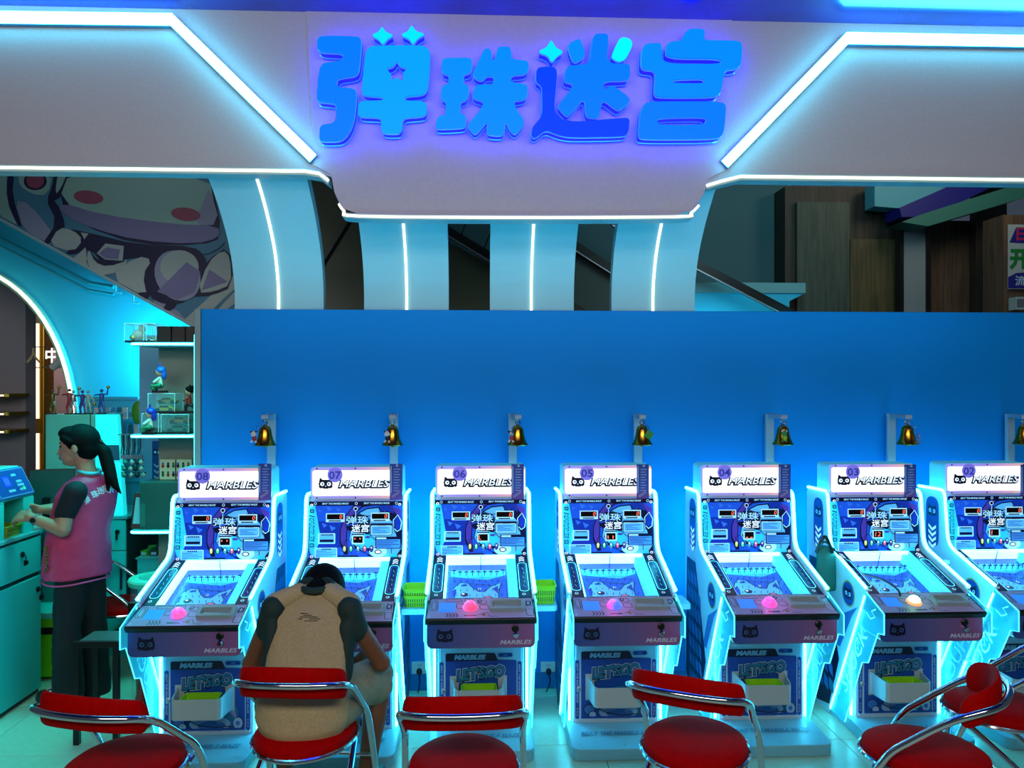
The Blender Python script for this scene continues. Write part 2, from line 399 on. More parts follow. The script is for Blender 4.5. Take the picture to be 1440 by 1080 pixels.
# ------------------------------------------------------------ arched ribs
prof = [(4.50, WT-.02), (4.50, 2.30), (4.47, 2.42), (4.40, 2.55), (4.28, 2.68), (4.13, 2.80), (3.98, 2.89)]
for k, (x0, x1, xs, lb) in enumerate(((330, 455, 392, 'pale blue curved rib beside the mural, leftmost of the four'), (512, 631, 572, 'pale blue curved rib, second from the mural'),
                        (689, 807, 747, 'pale blue curved rib, third from the mural'), (860, 977, 918, 'pale blue curved rib beside the dark escalator hall, rightmost of the four'))):
    X0, X1, XS = P(x0, 437, 4.5).x, P(x1, 437, 4.5).x, P(xs, 437, 4.5).x
    e = empty('arch_rib', ((X0+X1)/2, 4.5, WT), 0, lb, 'column', 'curved ribs above the blue wall')
    pp = [Vector((p[0], p[1], 0)) for p in prof]; pp = smoothpath(pp, 4)
    pf = [(p.x-4.5, p.y-WT) for p in pp]; back = []
    for i, p in enumerate(pf):
        a = Vector(pf[max(i-1, 0)]); b = Vector(pf[min(i+1, len(pf)-1)]); t = (b-a).normalized()
        back.append((p[0]+t.y*.07, p[1]-t.x*.07))
    mb = MB(); n = len(pf); w0, w1 = X0-(X0+X1)/2, X1-(X0+X1)/2
    vs = [(x, q[0], q[1]) for x in (w0, w1) for q in pf+back]; m_ = 2*n; fs = []
    for i in range(n-1):
        fs += [(i, i+1, m_+i+1, m_+i), (n+i, m_+n+i, m_+n+i+1, n+i+1), (i, n+i, n+i+1, i+1), (m_+i, m_+i+1, m_+n+i+1, m_+n+i)]
    fs += [(0, m_, m_+n, n), (n-1, 2*n-1, m_+2*n-1, m_+n-1)]
    mb.add(vs, fs).build('rib_panel', M_rib, e)
    MB().tube([(XS-(X0+X1)/2, q[0]-.006, q[1]) for q in pf], .0075, 6).build('light_strip', M_warm, e)
# ------------------------------------------------------------ sign
M_sface = mat('sign_face', (0, .3, 1), .35, emit=.95, ecol=(0, .27, 1))
M_sface2 = mat('sign_face_bright', (0, .2, .3), .35, spec=.1, emit=1.2, ecol=(0, .62, 1))
M_sside = mat('sign_side', (0, .0, .1), .3, spec=.1, emit=12, ecol=(.001, .001, 1))
M_srim = mat('sign_rim', '#70b0ff', .15, .3, emit=.55, ecol=(.03, .22, 1))
YS = YC-.1
A_ = lambda pts: [(420+x/4.5, 20+y/4.5) for x, y in pts]
B_ = lambda pts: [(740+x/4.5, 20+y/4.5) for x, y in pts]
C_ = lambda pts: [(600+x/6.35, 40+y/6.35) for x, y in pts]
D_ = lambda pts: [(700+x/6.355, 40+y/6.355) for x, y in pts]
gong = A_([(115,165),(135,135),(375,138),(395,160),(380,350),(360,385),(250,400),(235,425),(240,460),(345,468),(365,490),(350,650),(330,720),(290,780),(250,800),(135,800),(130,780),(135,700),(215,690),(238,660),(240,580),(220,558),(125,550),(112,530),(130,340),(160,305),(265,295),(282,265),(270,240),(120,235)])
dan = A_([(470,198),(780,195),(820,215),(830,250),(815,470),(790,505),(672,515),(665,545),(790,550),(808,570),(805,625),(785,642),(670,650),(655,670),(650,730),(630,752),(540,750),(522,730),(522,665),(505,648),(390,645),(375,625),(380,565),(400,548),(535,545),(540,520),(415,510),(398,490),(420,250),(440,215)])
star = A_([(618,285),(640,325),(690,338),(660,370),(665,425),(618,400),(580,425),(582,372),(545,340),(598,325)])
s1 = A_([(528,75),(550,112),(600,130),(560,150),(532,188),(508,155),(460,130),(508,110)])
s2 = A_([(715,65),(742,108),(800,122),(750,148),(722,188),(700,150),(645,128),(692,108)])
wang = C_([(160,262),(385,260),(405,280),(395,370),(375,395),(330,402),(320,480),(335,500),(370,505),(375,560),(350,635),(300,650),(290,750),(335,770),(348,790),(345,860),(325,882),(100,892),(82,875),(90,810),(115,780),(165,775),(180,650),(135,630),(128,580),(140,510),(195,495),(205,410),(150,395),(135,365),(138,290)])
zhu = C_([(520,180),(560,178),(580,210),(575,285),(610,280),(635,175),(655,160),(740,162),(752,190),(755,275),(890,285),(912,310),(905,375),(870,402),(755,410),(745,480),(885,495),(900,520),(895,600),(865,630),(775,640),(800,720),(880,830),(800,940),(755,920),(700,810),(690,930),(665,950),(560,945),(540,920),(548,810),(450,930),(420,935),(370,870),(375,850),(470,740),(520,650),(430,620),(412,590),(430,520),(470,500),(600,500),(605,420),(535,415),(500,455),(470,458),(415,420),(425,370),(505,200)])
zou = D_([(345,380),(365,345),(490,340),(525,365),(530,420),(500,740),(560,810),(700,835),(1150,795),(1180,815),(1165,935),(1130,960),(650,968),(540,945),(430,900),(330,980),(300,950),(310,880),(400,780),(400,530),(375,490),(345,475)])
mi_ = D_([(630,330),(825,320),(850,80),(880,45),(970,45),(992,70),(970,310),(1165,315),(1185,335),(1180,430),(1160,458),(950,460),(940,550),(1020,510),(1050,520),(1180,620),(1175,660),(1090,725),(1060,715),(935,620),(905,780),(880,795),(790,785),(780,600),(640,770),(610,775),(545,700),(550,670),(680,510),(660,480),(600,470),(600,390)])
d1 = D_([(480,95),(515,170),(590,205),(525,245),(485,300),(450,235),(360,205),(440,165)])
d2 = D_([(640,130),(725,90),(745,110),(780,210),(770,250),(700,298),(670,280),(632,170)])
d3 = D_([(1085,95),(1130,75),(1190,100),(1205,150),(1140,270),(1080,290),(1025,255),(1030,215)])
gu = B_([(735,230),(755,185),(845,180),(858,200),(858,315),(1238,315),(1240,275),(890,272),(888,200),(910,172),(985,168),(1010,110),(1040,90),(1120,92),(1135,115),(1118,165),(1340,165),(1368,190),(1362,310),(1340,340),(1255,348),(1235,490),(1205,520),(835,522),(812,500),(822,370),(805,350),(745,345),(730,325)])
gh = B_([(925,410),(1120,402),(1135,420),(1110,438),(925,435)])
gl = B_([(750,565),(780,552),(1240,552),(1268,580),(1250,750),(1225,785),(735,788),(712,765),(725,620)])
glh = B_([(840,650),(1130,645),(1150,665),(1125,700),(840,700),(830,680)])
sg = empty('shop_sign', P(745, 200, YC), 0, 'large glowing blue sign of four Chinese characters on the fascia', 'sign')
so = sg.location
def signpart(loops, fm, parent, first=None):
    lp = []
    for l in loops:
        q = [P(x, y, YS) for x, y in chaikin(l, 2, .2)]; lp.append([(p.x-so.x, p.z-so.z) for p in q])
    def put(name, depth, yc, m, par, off=0, bev=0):
        vs, fs = curve_geo(lp, depth, bev)
        return MB().add([(v.x, yc-v.z, v.y) for v in vs], fs).build(name, m, par)
    ch = put('character' if first is None else first, .062, YS+.052-so.y, M_sside, parent)
    put('face', .012, YS+.006-so.y, fm, ch)
    b = MB()
    for l in lp:
        b.tube([(x, YS+.022-so.y, z) for x, z in l], .0035, 4, closed=True)
    b.build('rim', M_srim, ch)
    b = MB()
    for l in lp: b.tube([(x, YS+.078-so.y, z) for x, z in l], .0045, 4, closed=True)
    b.build('back_rim', M_srim, ch)
    return ch
M_sf = {}
for k, (c, e_) in enumerate((((0, .20, 1), .98), ((0, .36, 1), 1.0), ((0, .26, 1), .98), ((0, .13, 1), .95), ((0, .055, 1), .95), ((0, .27, 1), 1.0))):
    M_sf[k] = mat('sign_face_%s' % 'abcdef'[k], tuple(q*.1 for q in c), .35, emit=e_, ecol=c, spec=.1)
for loops, fm in (([gong], M_sf[0]), ([dan, star], M_sf[1]), ([wang], M_sf[5]), ([zhu], M_sf[2]), ([zou], M_sf[4]), ([mi_], M_sf[0]), ([gu, gh], M_sf[2]), ([gl, glh], M_sf[0])):
    signpart(loops, fm, sg, 'character_stroke')
for l in (s1, s2, d1): signpart([l], M_sface2, sg, 'sparkle')
signpart([d2], M_sf[2], sg, 'character_dot')
signpart([d3], mat('sign_face_cyan', (0, .3, .3), .35, spec=.1, emit=1.3, ecol=(0, .95, 1)), sg, 'character_dot')
# ------------------------------------------------------------ marble machine (local origin on the floor, y = world y - 4)
W2 = .2575
def Yl(p): return [(y-4.0, z) for y, z in p]
SIDE = Yl([(4.335, 1.175), (4.08, 1.185), (4.045, .895), (3.665, .775), (3.665, .74), (4.035, .03), (4.06, .0), (4.22, .0), (4.335, .14)])
FIN = Yl([(3.66, .755), (3.495, .695), (3.495, .60), (3.55, .59), (3.64, .42), (3.70, .40), (3.88, .03), (4.03, .03)])
def make_machine():
    root = empty('marble_machine', (0, 4, 0))
    # side panels
    for s in (-1, 1):
        pn = MB().prism(roundpoly(SIDE, [.03, .03, .06, .03, .01, .01, .02, .06, .08], 4), s*W2, s*(W2-.014), 'x').build('side_panel', M_panel, root)
        path = [(s*W2, a, b) for a, b in roundpoly(Yl([(4.32, 1.182), (4.075, 1.19), (4.04, .897), (3.662, .775)]), [0, .04, .06, 0], 5)]
        MB().tube(path, .0085, 6).build('light_strip', M_neon, pn)
        MB().tube([(s*(W2+.001), a, b) for a, b in Yl([(3.668, .735), (4.035, .035)])], .0075, 6).build('light_strip', M_neon, pn)
        U = (0, -s*-1*-1, 0) if s < 0 else (0, 1, 0)
        U = (0, -1, 0) if s < 0 else (0, 1, 0)
        d = Decal((s*(W2+.0005), 0, 0), U, (0, 0, -1), 1)
        g = -1 if s < 0 else 1
        q = lambda y, z: (g*(y-4.0), -z)
        d.poly([q(*p) for p in rrect(4.125, .86, 4.245, 1.14, .06)], M_dblue, 1)
        cat(d, g*.185, -1.06, .09, M_navy, M_hblue, 2)
        for k in range(4):
            zz = .985-k*.032
            d.poly([q(4.15, zz), q(4.185, zz-.022), (q(4.22, zz)), q(4.22, zz-.016), q(4.185, zz-.038), q(4.15, zz-.016)], M_hpale, 2)
        d.poly([q(4.30, .80), q(4.13, .80), q(3.94, .33), q(4.055, .05), q(4.20, .02), q(4.32, .15)], M_navy, 1)
        for a in range(7):
            for b_ in range(4):
                y0 = 4.02+b_*.062+a*.006-.02; z0 = .12+a*.09
                if a > 5 and b_ < 1: continue
                d.poly([q(y0, z0), q(y0+.05, z0+.02), q(y0+.058, z0+.082), q(y0+.008, z0+.062)], M_dmid if (a+b_) % 3 else M_dteal, 2)
        d.poly([q(*p) for p in ell(3.84, .70, .068, .068)], M_lime if 0 else mat('gold_print', '#b8a860', .4), 1)
        d.poly([q(*p) for p in ell(3.84, .70, .06, .06)], M_dblue, 2)
        cat(d, g*(-.16), -.70, .085, M_navy, M_hblue, 3)
        d.poly([q(3.74, .66), q(3.80, .60), q(3.93, .40), q(3.99, .40), q(3.90, .58)], M_dmid, 1)
        d.build('side_artwork', pn)
        fn = MB().prism(FIN, s*(W2+.004), s*(W2-.004), 'x').build('acrylic_fin', M_fin, root)
        MB().tube([(s*(W2), a, b) for a, b in FIN[:7]], .0033, 5).build('lit_edge', M_edge, fn)
        d = Decal((s*(W2+.0045), 0, 0), U, (0, 0, -1), 1)
        d.text('SHUCK', g*(-.225), -.39, .42, .075, M_edge, 1, rot=math.radians(-59 if s < 0 else 59), shear=.2)
        d.line([q(*p) for p in [(3.56, .70), (3.60, .68), (3.57, .66), (3.61, .64), (3.65, .66)]], .006, M_edge, 1)
        for k in range(7):
            yy = 3.66+k*.05; zz = .56-k*.075
            d.line([q(yy, zz), q(yy+.03, zz+.02), q(yy+.02, zz-.03), q(yy+.05, zz-.03)], .004, M_edge, 1)
        d.build('engraving', fn)
    # cabinet
    cb = MB().box(-.216, .216, -.15, .30, .05, .60).build('cabinet', M_panel, root, bevel=.006)
    for s in (-1, 1): MB().tube([(s*.232, -.135, .07), (s*.232, -.135, .53)], .008, 6).build('light_tube', M_neon, cb)
    MB().tube([(-.20, .335, 1.10), (.20, .335, 1.10)], .006, 5).build('rear_light_strip', M_rear, root)
    MB().tube([(-.24, .338, .55), (-.24, .338, 1.1)], .006, 5).build('rear_light_strip', M_rear, root)
    MB().tube([(.24, .338, .55), (.24, .338, 1.1)], .006, 5).build('rear_light_strip', M_rear, root)
    MB().box(-.243, .243, .085, .32, .80, 1.17).build('back_box', M_panel, root, bevel=.005)
    # control deck box
    bp = rrect(-.25, .548, .25, .70, .012)
    bp = roundpoly([(-.25, .548), (.25, .548), (.25, .676), (-.25, .676)], [.03, .03, 0, 0])
    db = MB().prism(bp, -.452, -.10).build('control_box', M_steel, root)
    MB().prism(roundpoly([(-.247, .551), (.247, .551), (.247, .672), (-.247, .672)], [.028, .028, 0, 0]), -.456, -.452).build('front_plate', M_front, db)
    MB().box(-.251, .251, -.468, -.44, .673, .689).build('chrome_trim', M_chrome, db, bevel=.006)
    d = Decal((0, -.4565, .676), (1, 0, 0), (0, 0, -1), .00052)
    cat(d, -320, 135, 165, M_navy, mat('eye_blue', '#33598c', .3), 1)
    d.build('cat_emblem', db); d = Decal((0, -.4565, .676), (1, 0, 0), (0, 0, -1), .00052)
    d.text('MARBLES', 310, 193, 270, 36, mat('silver_print', '#c4cce8', .4, 0), 1, shear=.35, bold=.02)
    tag(d.build('lettering', db), kind='stuff')
    lk = MB().lathe([(.017, 0), (.017, .006), (.012, .009)], n=14, M=Matrix.Rotation(math.pi/2, 4, 'X')).build('coin_lock', M_black, db, loc=(.158, -.456, .639))
    MB().lathe([(.013, 0), (.0135, .012), (.009, .017)], n=14, M=Matrix.Rotation(math.pi/2, 4, 'X')).build('lock_cap', M_chrome, lk, loc=(.002, -.002, -.03))
    # sloping deck plate
    a = Vector((0, -.47, .692)); b_ = Vector((0, -.318, .742)); sl = (a-b_).normalized()
    dk = MB().prism([(-.475, .690), (-.312, .744), (-.305, .735), (-.30, .66), (-.46, .66), (-.475, .682)], -W2, W2, 'x').build('control_deck', M_black, root, bevel=.004)
    d = Decal(b_+Vector((0, 0, .0012)), (1, 0, 0), sl, .000525)     # units = zoom px about x 550, y 85
    X = lambda x: x-550
    Yy = lambda y: (y-92)*1.95
    d.poly([(X(100), Yy(96)), (X(1005), Yy(96)), (X(1022), Yy(250)), (X(72), Yy(250))], M_deck, 1)
    d.rect(X(172), Yy(130), X(322), Yy(203), M_screen, 2, 8)
    d.line([(X(172), Yy(128)), (X(324), Yy(128)), (X(324), Yy(206)), (X(170), Yy(206))], 5, M_film2, 3, True)
    for k in range(4): d.poly([(X(240+k*28), Yy(214)), (X(256+k*28), Yy(228)), (X(240+k*28), Yy(242)), (X(250+k*28), Yy(242)), (X(266+k*28), Yy(228)), (X(250+k*28), Yy(214))], M_film1, 2)
    for x0, y0, x1, y1 in ((95, 112, 165, 190), (110, 120, 150, 182), (232, 104, 380, 124), (330, 140, 400, 175), (520, 112, 600, 140), (540, 150, 615, 185), (400, 100, 480, 122), (955, 110, 1000, 170), (950, 185, 1015, 235)):
        d.line([(X(x0), Yy(y0)), (X(x1-10), Yy(y0)), (X(x1), Yy(y0+14)), (X(x1), Yy(y1)), (X(x0+12), Yy(y1)), (X(x0), Yy(y1-12))], 6, M_film1, 2, True)
    d.ell(X(975), Yy(140), 26, 40, M_film1, 2); d.ell(X(975), Yy(140), 14, 24, M_film2, 3)
    d.ell(X(540), Yy(120), 18, 26, M_film1, 2); d.ell(X(540), Yy(120), 9, 14, M_film2, 3)
    d.line([(X(530), Yy(228)), (X(600), Yy(205)), (X(630), Yy(238)), (X(700), Yy(240))], 6, M_film1, 2)
    d.rect(X(400), Yy(226), X(510), Yy(234), M_film1, 2); d.ell(X(575), Yy(226), 16, 18, mat('orange_print', '#a87848', .4), 2)
    d.ell(X(100), Yy(234), 8, 10, M_white, 2)
    d.build('deck_print', dk)
    ang = math.atan2(-sl.z, -sl.y)
    # ticket tray
    tr = MB()
    op = rrect(-.085, -.04, .085, .042, .014, 4); ip = rrect(-.07, -.022, .064, .026, .008, 4)
    n = len(op); vs = [(x, y, 0) for x, y in op]+[(x*.97, y*.95, .02) for x, y in op]+[(x, y, .02) for x, y in ip]+[(x*.93, y*.9, .003) for x, y in ip]
    fs = []
    for i in range(n):
        j = (i+1) % n; fs += [(i, j, n+j, n+i), (n+i, n+j, 2*n+j, 2*n+i), (2*n+i, 2*n+j, 3*n+j, 3*n+i)]
    fs.append(tuple(range(3*n, 4*n)))
    tk = tr.add(vs, fs).build('ticket_tray', M_grey, root, loc=(.123, -.392, .7185), rot=(ang, 0, 0))
    MB().add([(-.062, -.012, .006), (.01, -.012, .006), (.012, .0, .006), (-.062, .004, .006)], [(0, 1, 2, 3)]).build('slip_of_paper', M_white, tk)
    # header light box
    hd = MB().prism([(x, z) for x, z in rrect(-.24, 1.162, .24, 1.334, .022)], .10, .245).build('header_box', mat('header_side', '#58c8dc', .35, emit=.25), root, bevel=.003)
    MB().prism(rrect(-.238, 1.164, .238, 1.332, .02), .094, .10).build('header_frame', M_lilac, hd)
    MB().prism(rrect(-.228, 1.183, .2335, 1.316, .012), .0915, .094).build('light_panel', M_light, hd)
    k = 4.1/1081/4.5
    d = Decal((0, .0905, 1.333), (1, 0, 0), (0, 0, -1), k); X = lambda x: x-524; Y2 = lambda y: y-431
    cat(d, X(334), Y2(535), 96, M_navy, M_hwhite, 1, M_navy)
    d.build('cat_emblem', hd); d = Decal((0, .0905, 1.333), (1, 0, 0), (0, 0, -1), k)
    d.ell(X(392), Y2(478), 47, 47, mat('badge_violet', '#7d74dc', .4, emit=.5), 4, 24)
    d.build('badge', hd); d = Decal((0, .0905, 1.333), (1, 0, 0), (0, 0, -1), k)
    d.text('MARBLES', X(572), Y2(537), 300, 44, M_navy, 1, shear=.3, bold=.095)
    d.text('MARBLES', X(575), Y2(533), 300, 44, M_hwhite, 2, shear=.3, bold=0)
    tag(d.build('lettering', hd), kind='stuff'); d = Decal((0, .0905, 1.333), (1, 0, 0), (0, 0, -1), k)
    for x in (280, 517, 760):
        for y in (439, 621): d.ell(X(x), Y2(y), 5, 5, M_black, -3 if 0 else 1)
    tag(d.build('screws', hd), kind='stuff')
    # back glass artwork
    k = 4.1/1081/6.353
    d = Decal((0, .072, 1.157), (1, 0, 0), (0, -.035, -1), k); X = lambda x: x-540; Y2 = lambda y: y-70
    R = lambda x0, y0, x1, y1, m, l=1, r=0: d.rect(X(x0), Y2(y0), X(x1), Y2(y1), m, l, r)
    Pl = lambda pts, m, l=1, sm=0: d.poly([(X(x), Y2(y)) for x, y in (chaikin(pts, sm) if sm else pts)], m, l)
    Ln = lambda pts, w, m, l=1, c=False: d.line([(X(x), Y2(y)) for x, y in pts], w, m, l, c)
    El = lambda x, y, rx, ry, m, l=1: d.ell(X(x), Y2(y), rx, ry, m, l)
    R(135, 70, 945, 565, M_hmid, 0)
    R(190, 240, 450, 470, M_hdeep, 1)
    for x, y, s_ in ((310, 130, 28), (390, 140, 22), (270, 275, 24), (340, 300, 30), (230, 150, 16), (420, 520, 20)):
        Pl([(x-s_, y-s_*.8), (x+s_, y), (x-s_*.3, y+s_)], mat('lit_mid2', '#2f6ede', .3, emit=.5), 2)
    Pl([(135, 105), (188, 105), (205, 200), (240, 400), (205, 470), (195, 560), (150, 520), (135, 470)], M_hcyan, 2)
    Pl([(520, 105), (720, 105), (600, 120), (520, 190), (470, 300), (462, 400), (475, 530), (440, 530), (400, 425), (402, 320), (445, 200)], M_hnavy, 2)
    Pl([(522, 112), (590, 112), (520, 180), (462, 290), (454, 400), (466, 470), (452, 500), (410, 415), (410, 320), (452, 205)], M_hpurp, 3)
    # pale armoured shapes on the right
    Pl([(560, 170), (640, 130), (740, 120), (790, 165), (860, 120), (940, 260), (940, 560), (700, 560), (560, 520), (480, 400), (490, 330), (540, 260)], M_hnavy, 3)
    Pl([(570, 175), (640, 140), (735, 130), (750, 160), (700, 190), (640, 250), (560, 300), (500, 400), (540, 480), (640, 530), (560, 520), (485, 400), (498, 335), (548, 262)], M_hblue, 4)
    Pl([(700, 190), (780, 170), (860, 250), (880, 330), (900, 400), (700, 400), (640, 340), (650, 250)], M_hblue, 4)
    Pl([(560, 320), (640, 300), (700, 400), (690, 470), (600, 500), (530, 450), (520, 380)], M_hcyan, 4)
    Pl([(740, 110), (860, 108), (870, 180), (800, 150), (760, 165)], M_hdeep, 4)
    Pl([(820, 108), (935, 150), (935, 250), (880, 170)], M_hpurp, 4)
    Pl([(905, 200), (930, 250), (922, 310), (900, 322), (880, 300), (875, 240)], M_hdeep, 6)
    Ln([(905, 190), (938, 250), (930, 315), (900, 335), (870, 305), (866, 235)], 7, M_hpale, 7, True)
    Pl([(700, 400), (930, 400), (938, 480), (880, 560), (700, 560), (650, 520)], M_hblue, 4)
    El(735, 505, 75, 50, M_hpale, 5); El(735, 511, 32, 20, M_hnavy, 6); El(735, 511, 22, 12, M_hwhite, 7)
    Pl([(560, 520), (620, 470), (660, 520), (620, 562), (540, 562)], M_hmid, 5)
    for pts in ([(560, 170), (620, 205), (700, 190), (770, 170)], [(560, 300), (620, 250), (690, 240)], [(500, 400), (540, 480), (640, 530), (700, 560)], [(640, 340), (700, 400), (760, 400)],
                [(780, 170), (860, 250), (880, 350)], [(850, 480), (850, 560)], [(480, 400), (440, 420), (450, 530)], [(600, 500), (690, 470), (760, 470)]):
        Ln(pts, 6, M_hnavy, 8)
    El(640, 340, 26, 18, M_hnavy, 8); El(645, 382, 24, 10, M_hpurp, 8)
    Pl([(385, 540), (560, 540), (590, 565), (385, 565)], M_hnavy, 9)
    El(870, 545, 34, 26, M_hcyan, 9); R(836, 548, 906, 565, M_hcyan, 9)
    # title lettering
    Pl([(452, 205), (560, 180), (665, 200), (662, 345), (560, 350), (455, 315)], M_hnavy, 9, 1)
    d.text('弹珠', X(555), Y2(232), 190, 66, M_hpale, 11, shear=.1, bold=.01); d.text('迷宫', X(580), Y2(303), 150, 66, M_hwhite, 11, shear=.1, bold=.01)
    Ln([(458, 280), (540, 262), (660, 215)], 9, M_hmid, 10)
    # displays
    for x0, y0, x1, y1, ix0, iy0, ix1, iy1 in ((283, 172, 445, 248, 292, 180, 434, 225), (672, 168, 832, 245, 680, 178, 822, 223), (508, 366, 614, 442, 520, 373, 602, 430)):
        R(x0, y0, x1, y1, M_hpale, 12, 5); R(ix0, iy0, ix1, iy1, M_dblack, 13)
    for cx, cy in ((360, 238), (748, 237), (562, 356)): d.text('MMMM', X(cx), Y2(cy), 100, 10, M_hnavy, 14) if 0 else R(cx-52, cy-5, cx+52, cy+5, M_hnavy, 14)
    R(520, 346, 605, 366, M_hpale, 12, 3)
    for cx, cy in ((413, 203), (802, 201)): d.text('0', X(cx), Y2(cy), 22, 36, M_digit, 15, shear=.15, bold=-.01)
    # instruction cards
    R(218, 345, 365, 436, M_hpale, 12, 8); R(228, 352, 356, 430, M_hblue, 13, 6); R(232, 398, 350, 420, M_hnavy, 14, 2)
    for xx in range(6): R(245+xx*17, 352, 257+xx*17, 364, M_hnavy, 14)
    R(190, 470, 382, 558, M_hpale, 12, 10); R(196, 476, 376, 552, M_hblue, 13, 8)
    for xx in range(5): R(247+xx*17, 476, 259+xx*17, 488, M_hnavy, 14)
    for j, w in enumerate((85, 130, 165, 140)): R(204, 498+j*14, 204+w, 502+j*14, M_hdeep, 14)
    R(668, 262, 858, 364, M_hnavy, 12, 10); R(674, 280, 852, 360, M_hpale, 13, 10); R(680, 286, 846, 354, M_hblue, 14, 8)
    for xx in range(4): R(735+xx*18, 270, 748+xx*18, 282, M_hnavy, 14)
    for j, w in enumerate((130, 60, 110, 130)): R(690, 300+j*13, 690+w, 304+j*13, M_hdeep, 15)
    R(712, 378, 934, 482, M_hnavy, 13, 6); R(720, 402, 926, 476, mat('lit_card', '#3f86dc', .3, emit=.55), 14, 4)
    for j, w in enumerate((190, 150, 190, 120)): R(728, 412+j*15, 728+w, 416+j*15, M_hnavy, 15)
    R(722, 384, 806, 398, M_hpale, 14)
    for xb, m1 in ((445, M_hyel), (500, M_hgreen), (562, M_hblue), (620, M_hred), (678, M_hpurp)):
        d.ell(X(xb), Y2(482), 17, 30, M_hnavy, 11); d.ell(X(xb), Y2(480), 12, 24, m1, 12); d.ell(X(xb), Y2(472), 6, 8, M_hwhite, 13)
    Ln([(462, 480), (485, 480)], 5, M_hnavy, 11); Ln([(520, 480), (660, 480)], 5, M_hnavy, 10)
    El(540, 135, 19, 19, M_hpale, 12); El(540, 135, 13, 13, M_dblack, 13); Ln([(540, 150), (540, 200)], 5, M_hpale, 12)
    # top bar, side lettering
    R(135, 70, 945, 106, M_hnavy, 12)
    d.text('BEAT THE MARBLE MAZE', X(365), Y2(88), 225, 14, M_hpale, 13, shear=.3, bold=.02); d.text('BEAT THE MARBLE MAZE', X(722), Y2(86), 220, 14, M_hpale, 13, shear=.3, bold=.02)
    for xc in (192, 545, 893): El(xc, 88, 12, 12, M_hpale, 13); El(xc, 88, 8, 8, M_hnavy, 14)
    d.text('MARBLES', X(163), Y2(303), 215, 36, M_hnavy, 13, rot=math.pi/2, shear=.3, bold=.06)
    d.text('MARBLES', X(163), Y2(303), 205, 28, M_hcyan, 14, rot=math.pi/2, shear=.3, bold=.015)
    for yc in (152, 448): R(145, yc-16, 182, yc+16, M_hnavy, 13, 6); R(152, yc-8, 175, yc-2, M_hcyan, 14); R(152, yc+2, 175, yc+8, M_hcyan, 14)
    for xc, yc in ((160, 100), (922, 98), (163, 545), (925, 545)): El(xc, yc, 13, 11, M_hwhite, 14); El(xc, yc, 7, 6, M_hnavy, 15)
    d.build('back_glass', root)
    # rails and playfield: plane from top (y .05, z .87) to bottom (y -.318, z .742)
    T = Vector((0, .055, .868)); B = Vector((0, -.325, .744)); vd = (B-T); L = vd.length; vd.normalize(); nn = Vector((0, vd.z, -vd.y)); nn = nn if nn.z > 0 else -nn
    def S3(x, t, h=0): return Vector((x, T.y, T.z))+vd*t+nn*h
    for s in (-1, 1):
        mb = MB(); x0, x1 = sorted((s*.181, s*.243))
        mb.add([S3(x, t, h) for x in (x0, x1) for t in (0, L) for h in (-.05, .0)], [(0, 1, 3, 2), (4, 6, 7, 5), (0, 4, 5, 1), (2, 3, 7, 6), (0, 2, 6, 4), (1, 5, 7, 3)])
        rl = mb.build('side_rail', mat('rail_navy', '#0a1748', .3), root)
        d = Decal(S3(s*.212, 0, .0006), (1, 0, 0), vd, 1)
        d.line(rrect(-.022, .085, .022, .345, .022, 4), .0035, M_edge, 1, True); d.line(rrect(-.014, .10, .014, .33, .014, 4), .003, M_hmid, 1, True)
        for k3 in range(3):
            for t0 in (.022,): d.poly([(-.014, t0+k3*.016+.012), (0, t0+k3*.016), (.014, t0+k3*.016+.012), (.014, t0+k3*.016+.019), (0, t0+k3*.016+.007), (-.014, t0+k3*.016+.019)], M_hwhite, 1)
        for k3 in range(5): d.line([(-.003+.006*(k3 % 2), .13+k3*.04), (.004, .15+k3*.04)], .003, M_hblue, 1)
        d.ell(-.004, .37, .009, .009, M_hpale, 1); d.ell(-.004, .37, .005, .005, M_navy, 2)
        d.build('rail_print', rl)
    DEP = -.06
    def quad(name, pts, m, par): return MB().add(pts, [(0, 1, 2, 3)]).build(name, m, par)
    pf = MB().add([S3(-.181, 0, DEP), S3(.181, 0, DEP), S3(.181, L, DEP), S3(-.181, L, DEP)], [(0, 1, 2, 3)]).build('playfield', M_hdeep, root)
    M_w1 = mat('trough_light_top', (.5, .95, 1), .4, emit=1.3, ecol=(.55, .97, 1)); M_w2 = mat('trough_light_side', (.1, .8, 1), .4, emit=.85, ecol=(.05, .62, 1))
    quad('trough_wall', [S3(-.181, 0, DEP), S3(.181, 0, DEP), S3(.181, 0, 0), S3(-.181, 0, 0)], M_w1, pf)
    for s in (-1, 1): quad('trough_wall', [S3(s*.18, 0, DEP), S3(s*.18, L, DEP), S3(s*.18, L, 0), S3(s*.18, 0, 0)], M_w1 if s < 0 else M_w2, pf)
    MB().tube([S3(-.17, .012, -.012), S3(.17, .012, -.012)], .005, 6).build('light_bar', M_neon, pf)
    MB().tube([S3(-.172, .02, -.02), S3(-.172, L-.02, -.02)], .003, 6).build('light_bar', M_neon, pf)
    MB().add([S3(x, t, h) for x in (.135, .178) for t in (.02, L) for h in (DEP, -.012)], [(0, 1, 3, 2), (4, 6, 7, 5), (0, 4, 5, 1), (2, 3, 7, 6), (0, 2, 6, 4), (1, 5, 7, 3)]).build('ball_lane', M_w2, pf)
    d = Decal(S3(0, 0, DEP+.0006), (1, 0, 0), vd, .000575)   # zoom units: x 550 centre
    X = lambda x: x-540; Yq = lambda y: (y-575)*1.72*.92
    Pl = lambda pts, m, l=1, sm=0: d.poly([(X(x), Yq(y)) for x, y in (chaikin(pts, sm) if sm else pts)], m, l)
    Ln = lambda pts, w, m, l=1, c=False: d.line([(X(x), Yq(y)) for x, y in pts], w, m, l, c)
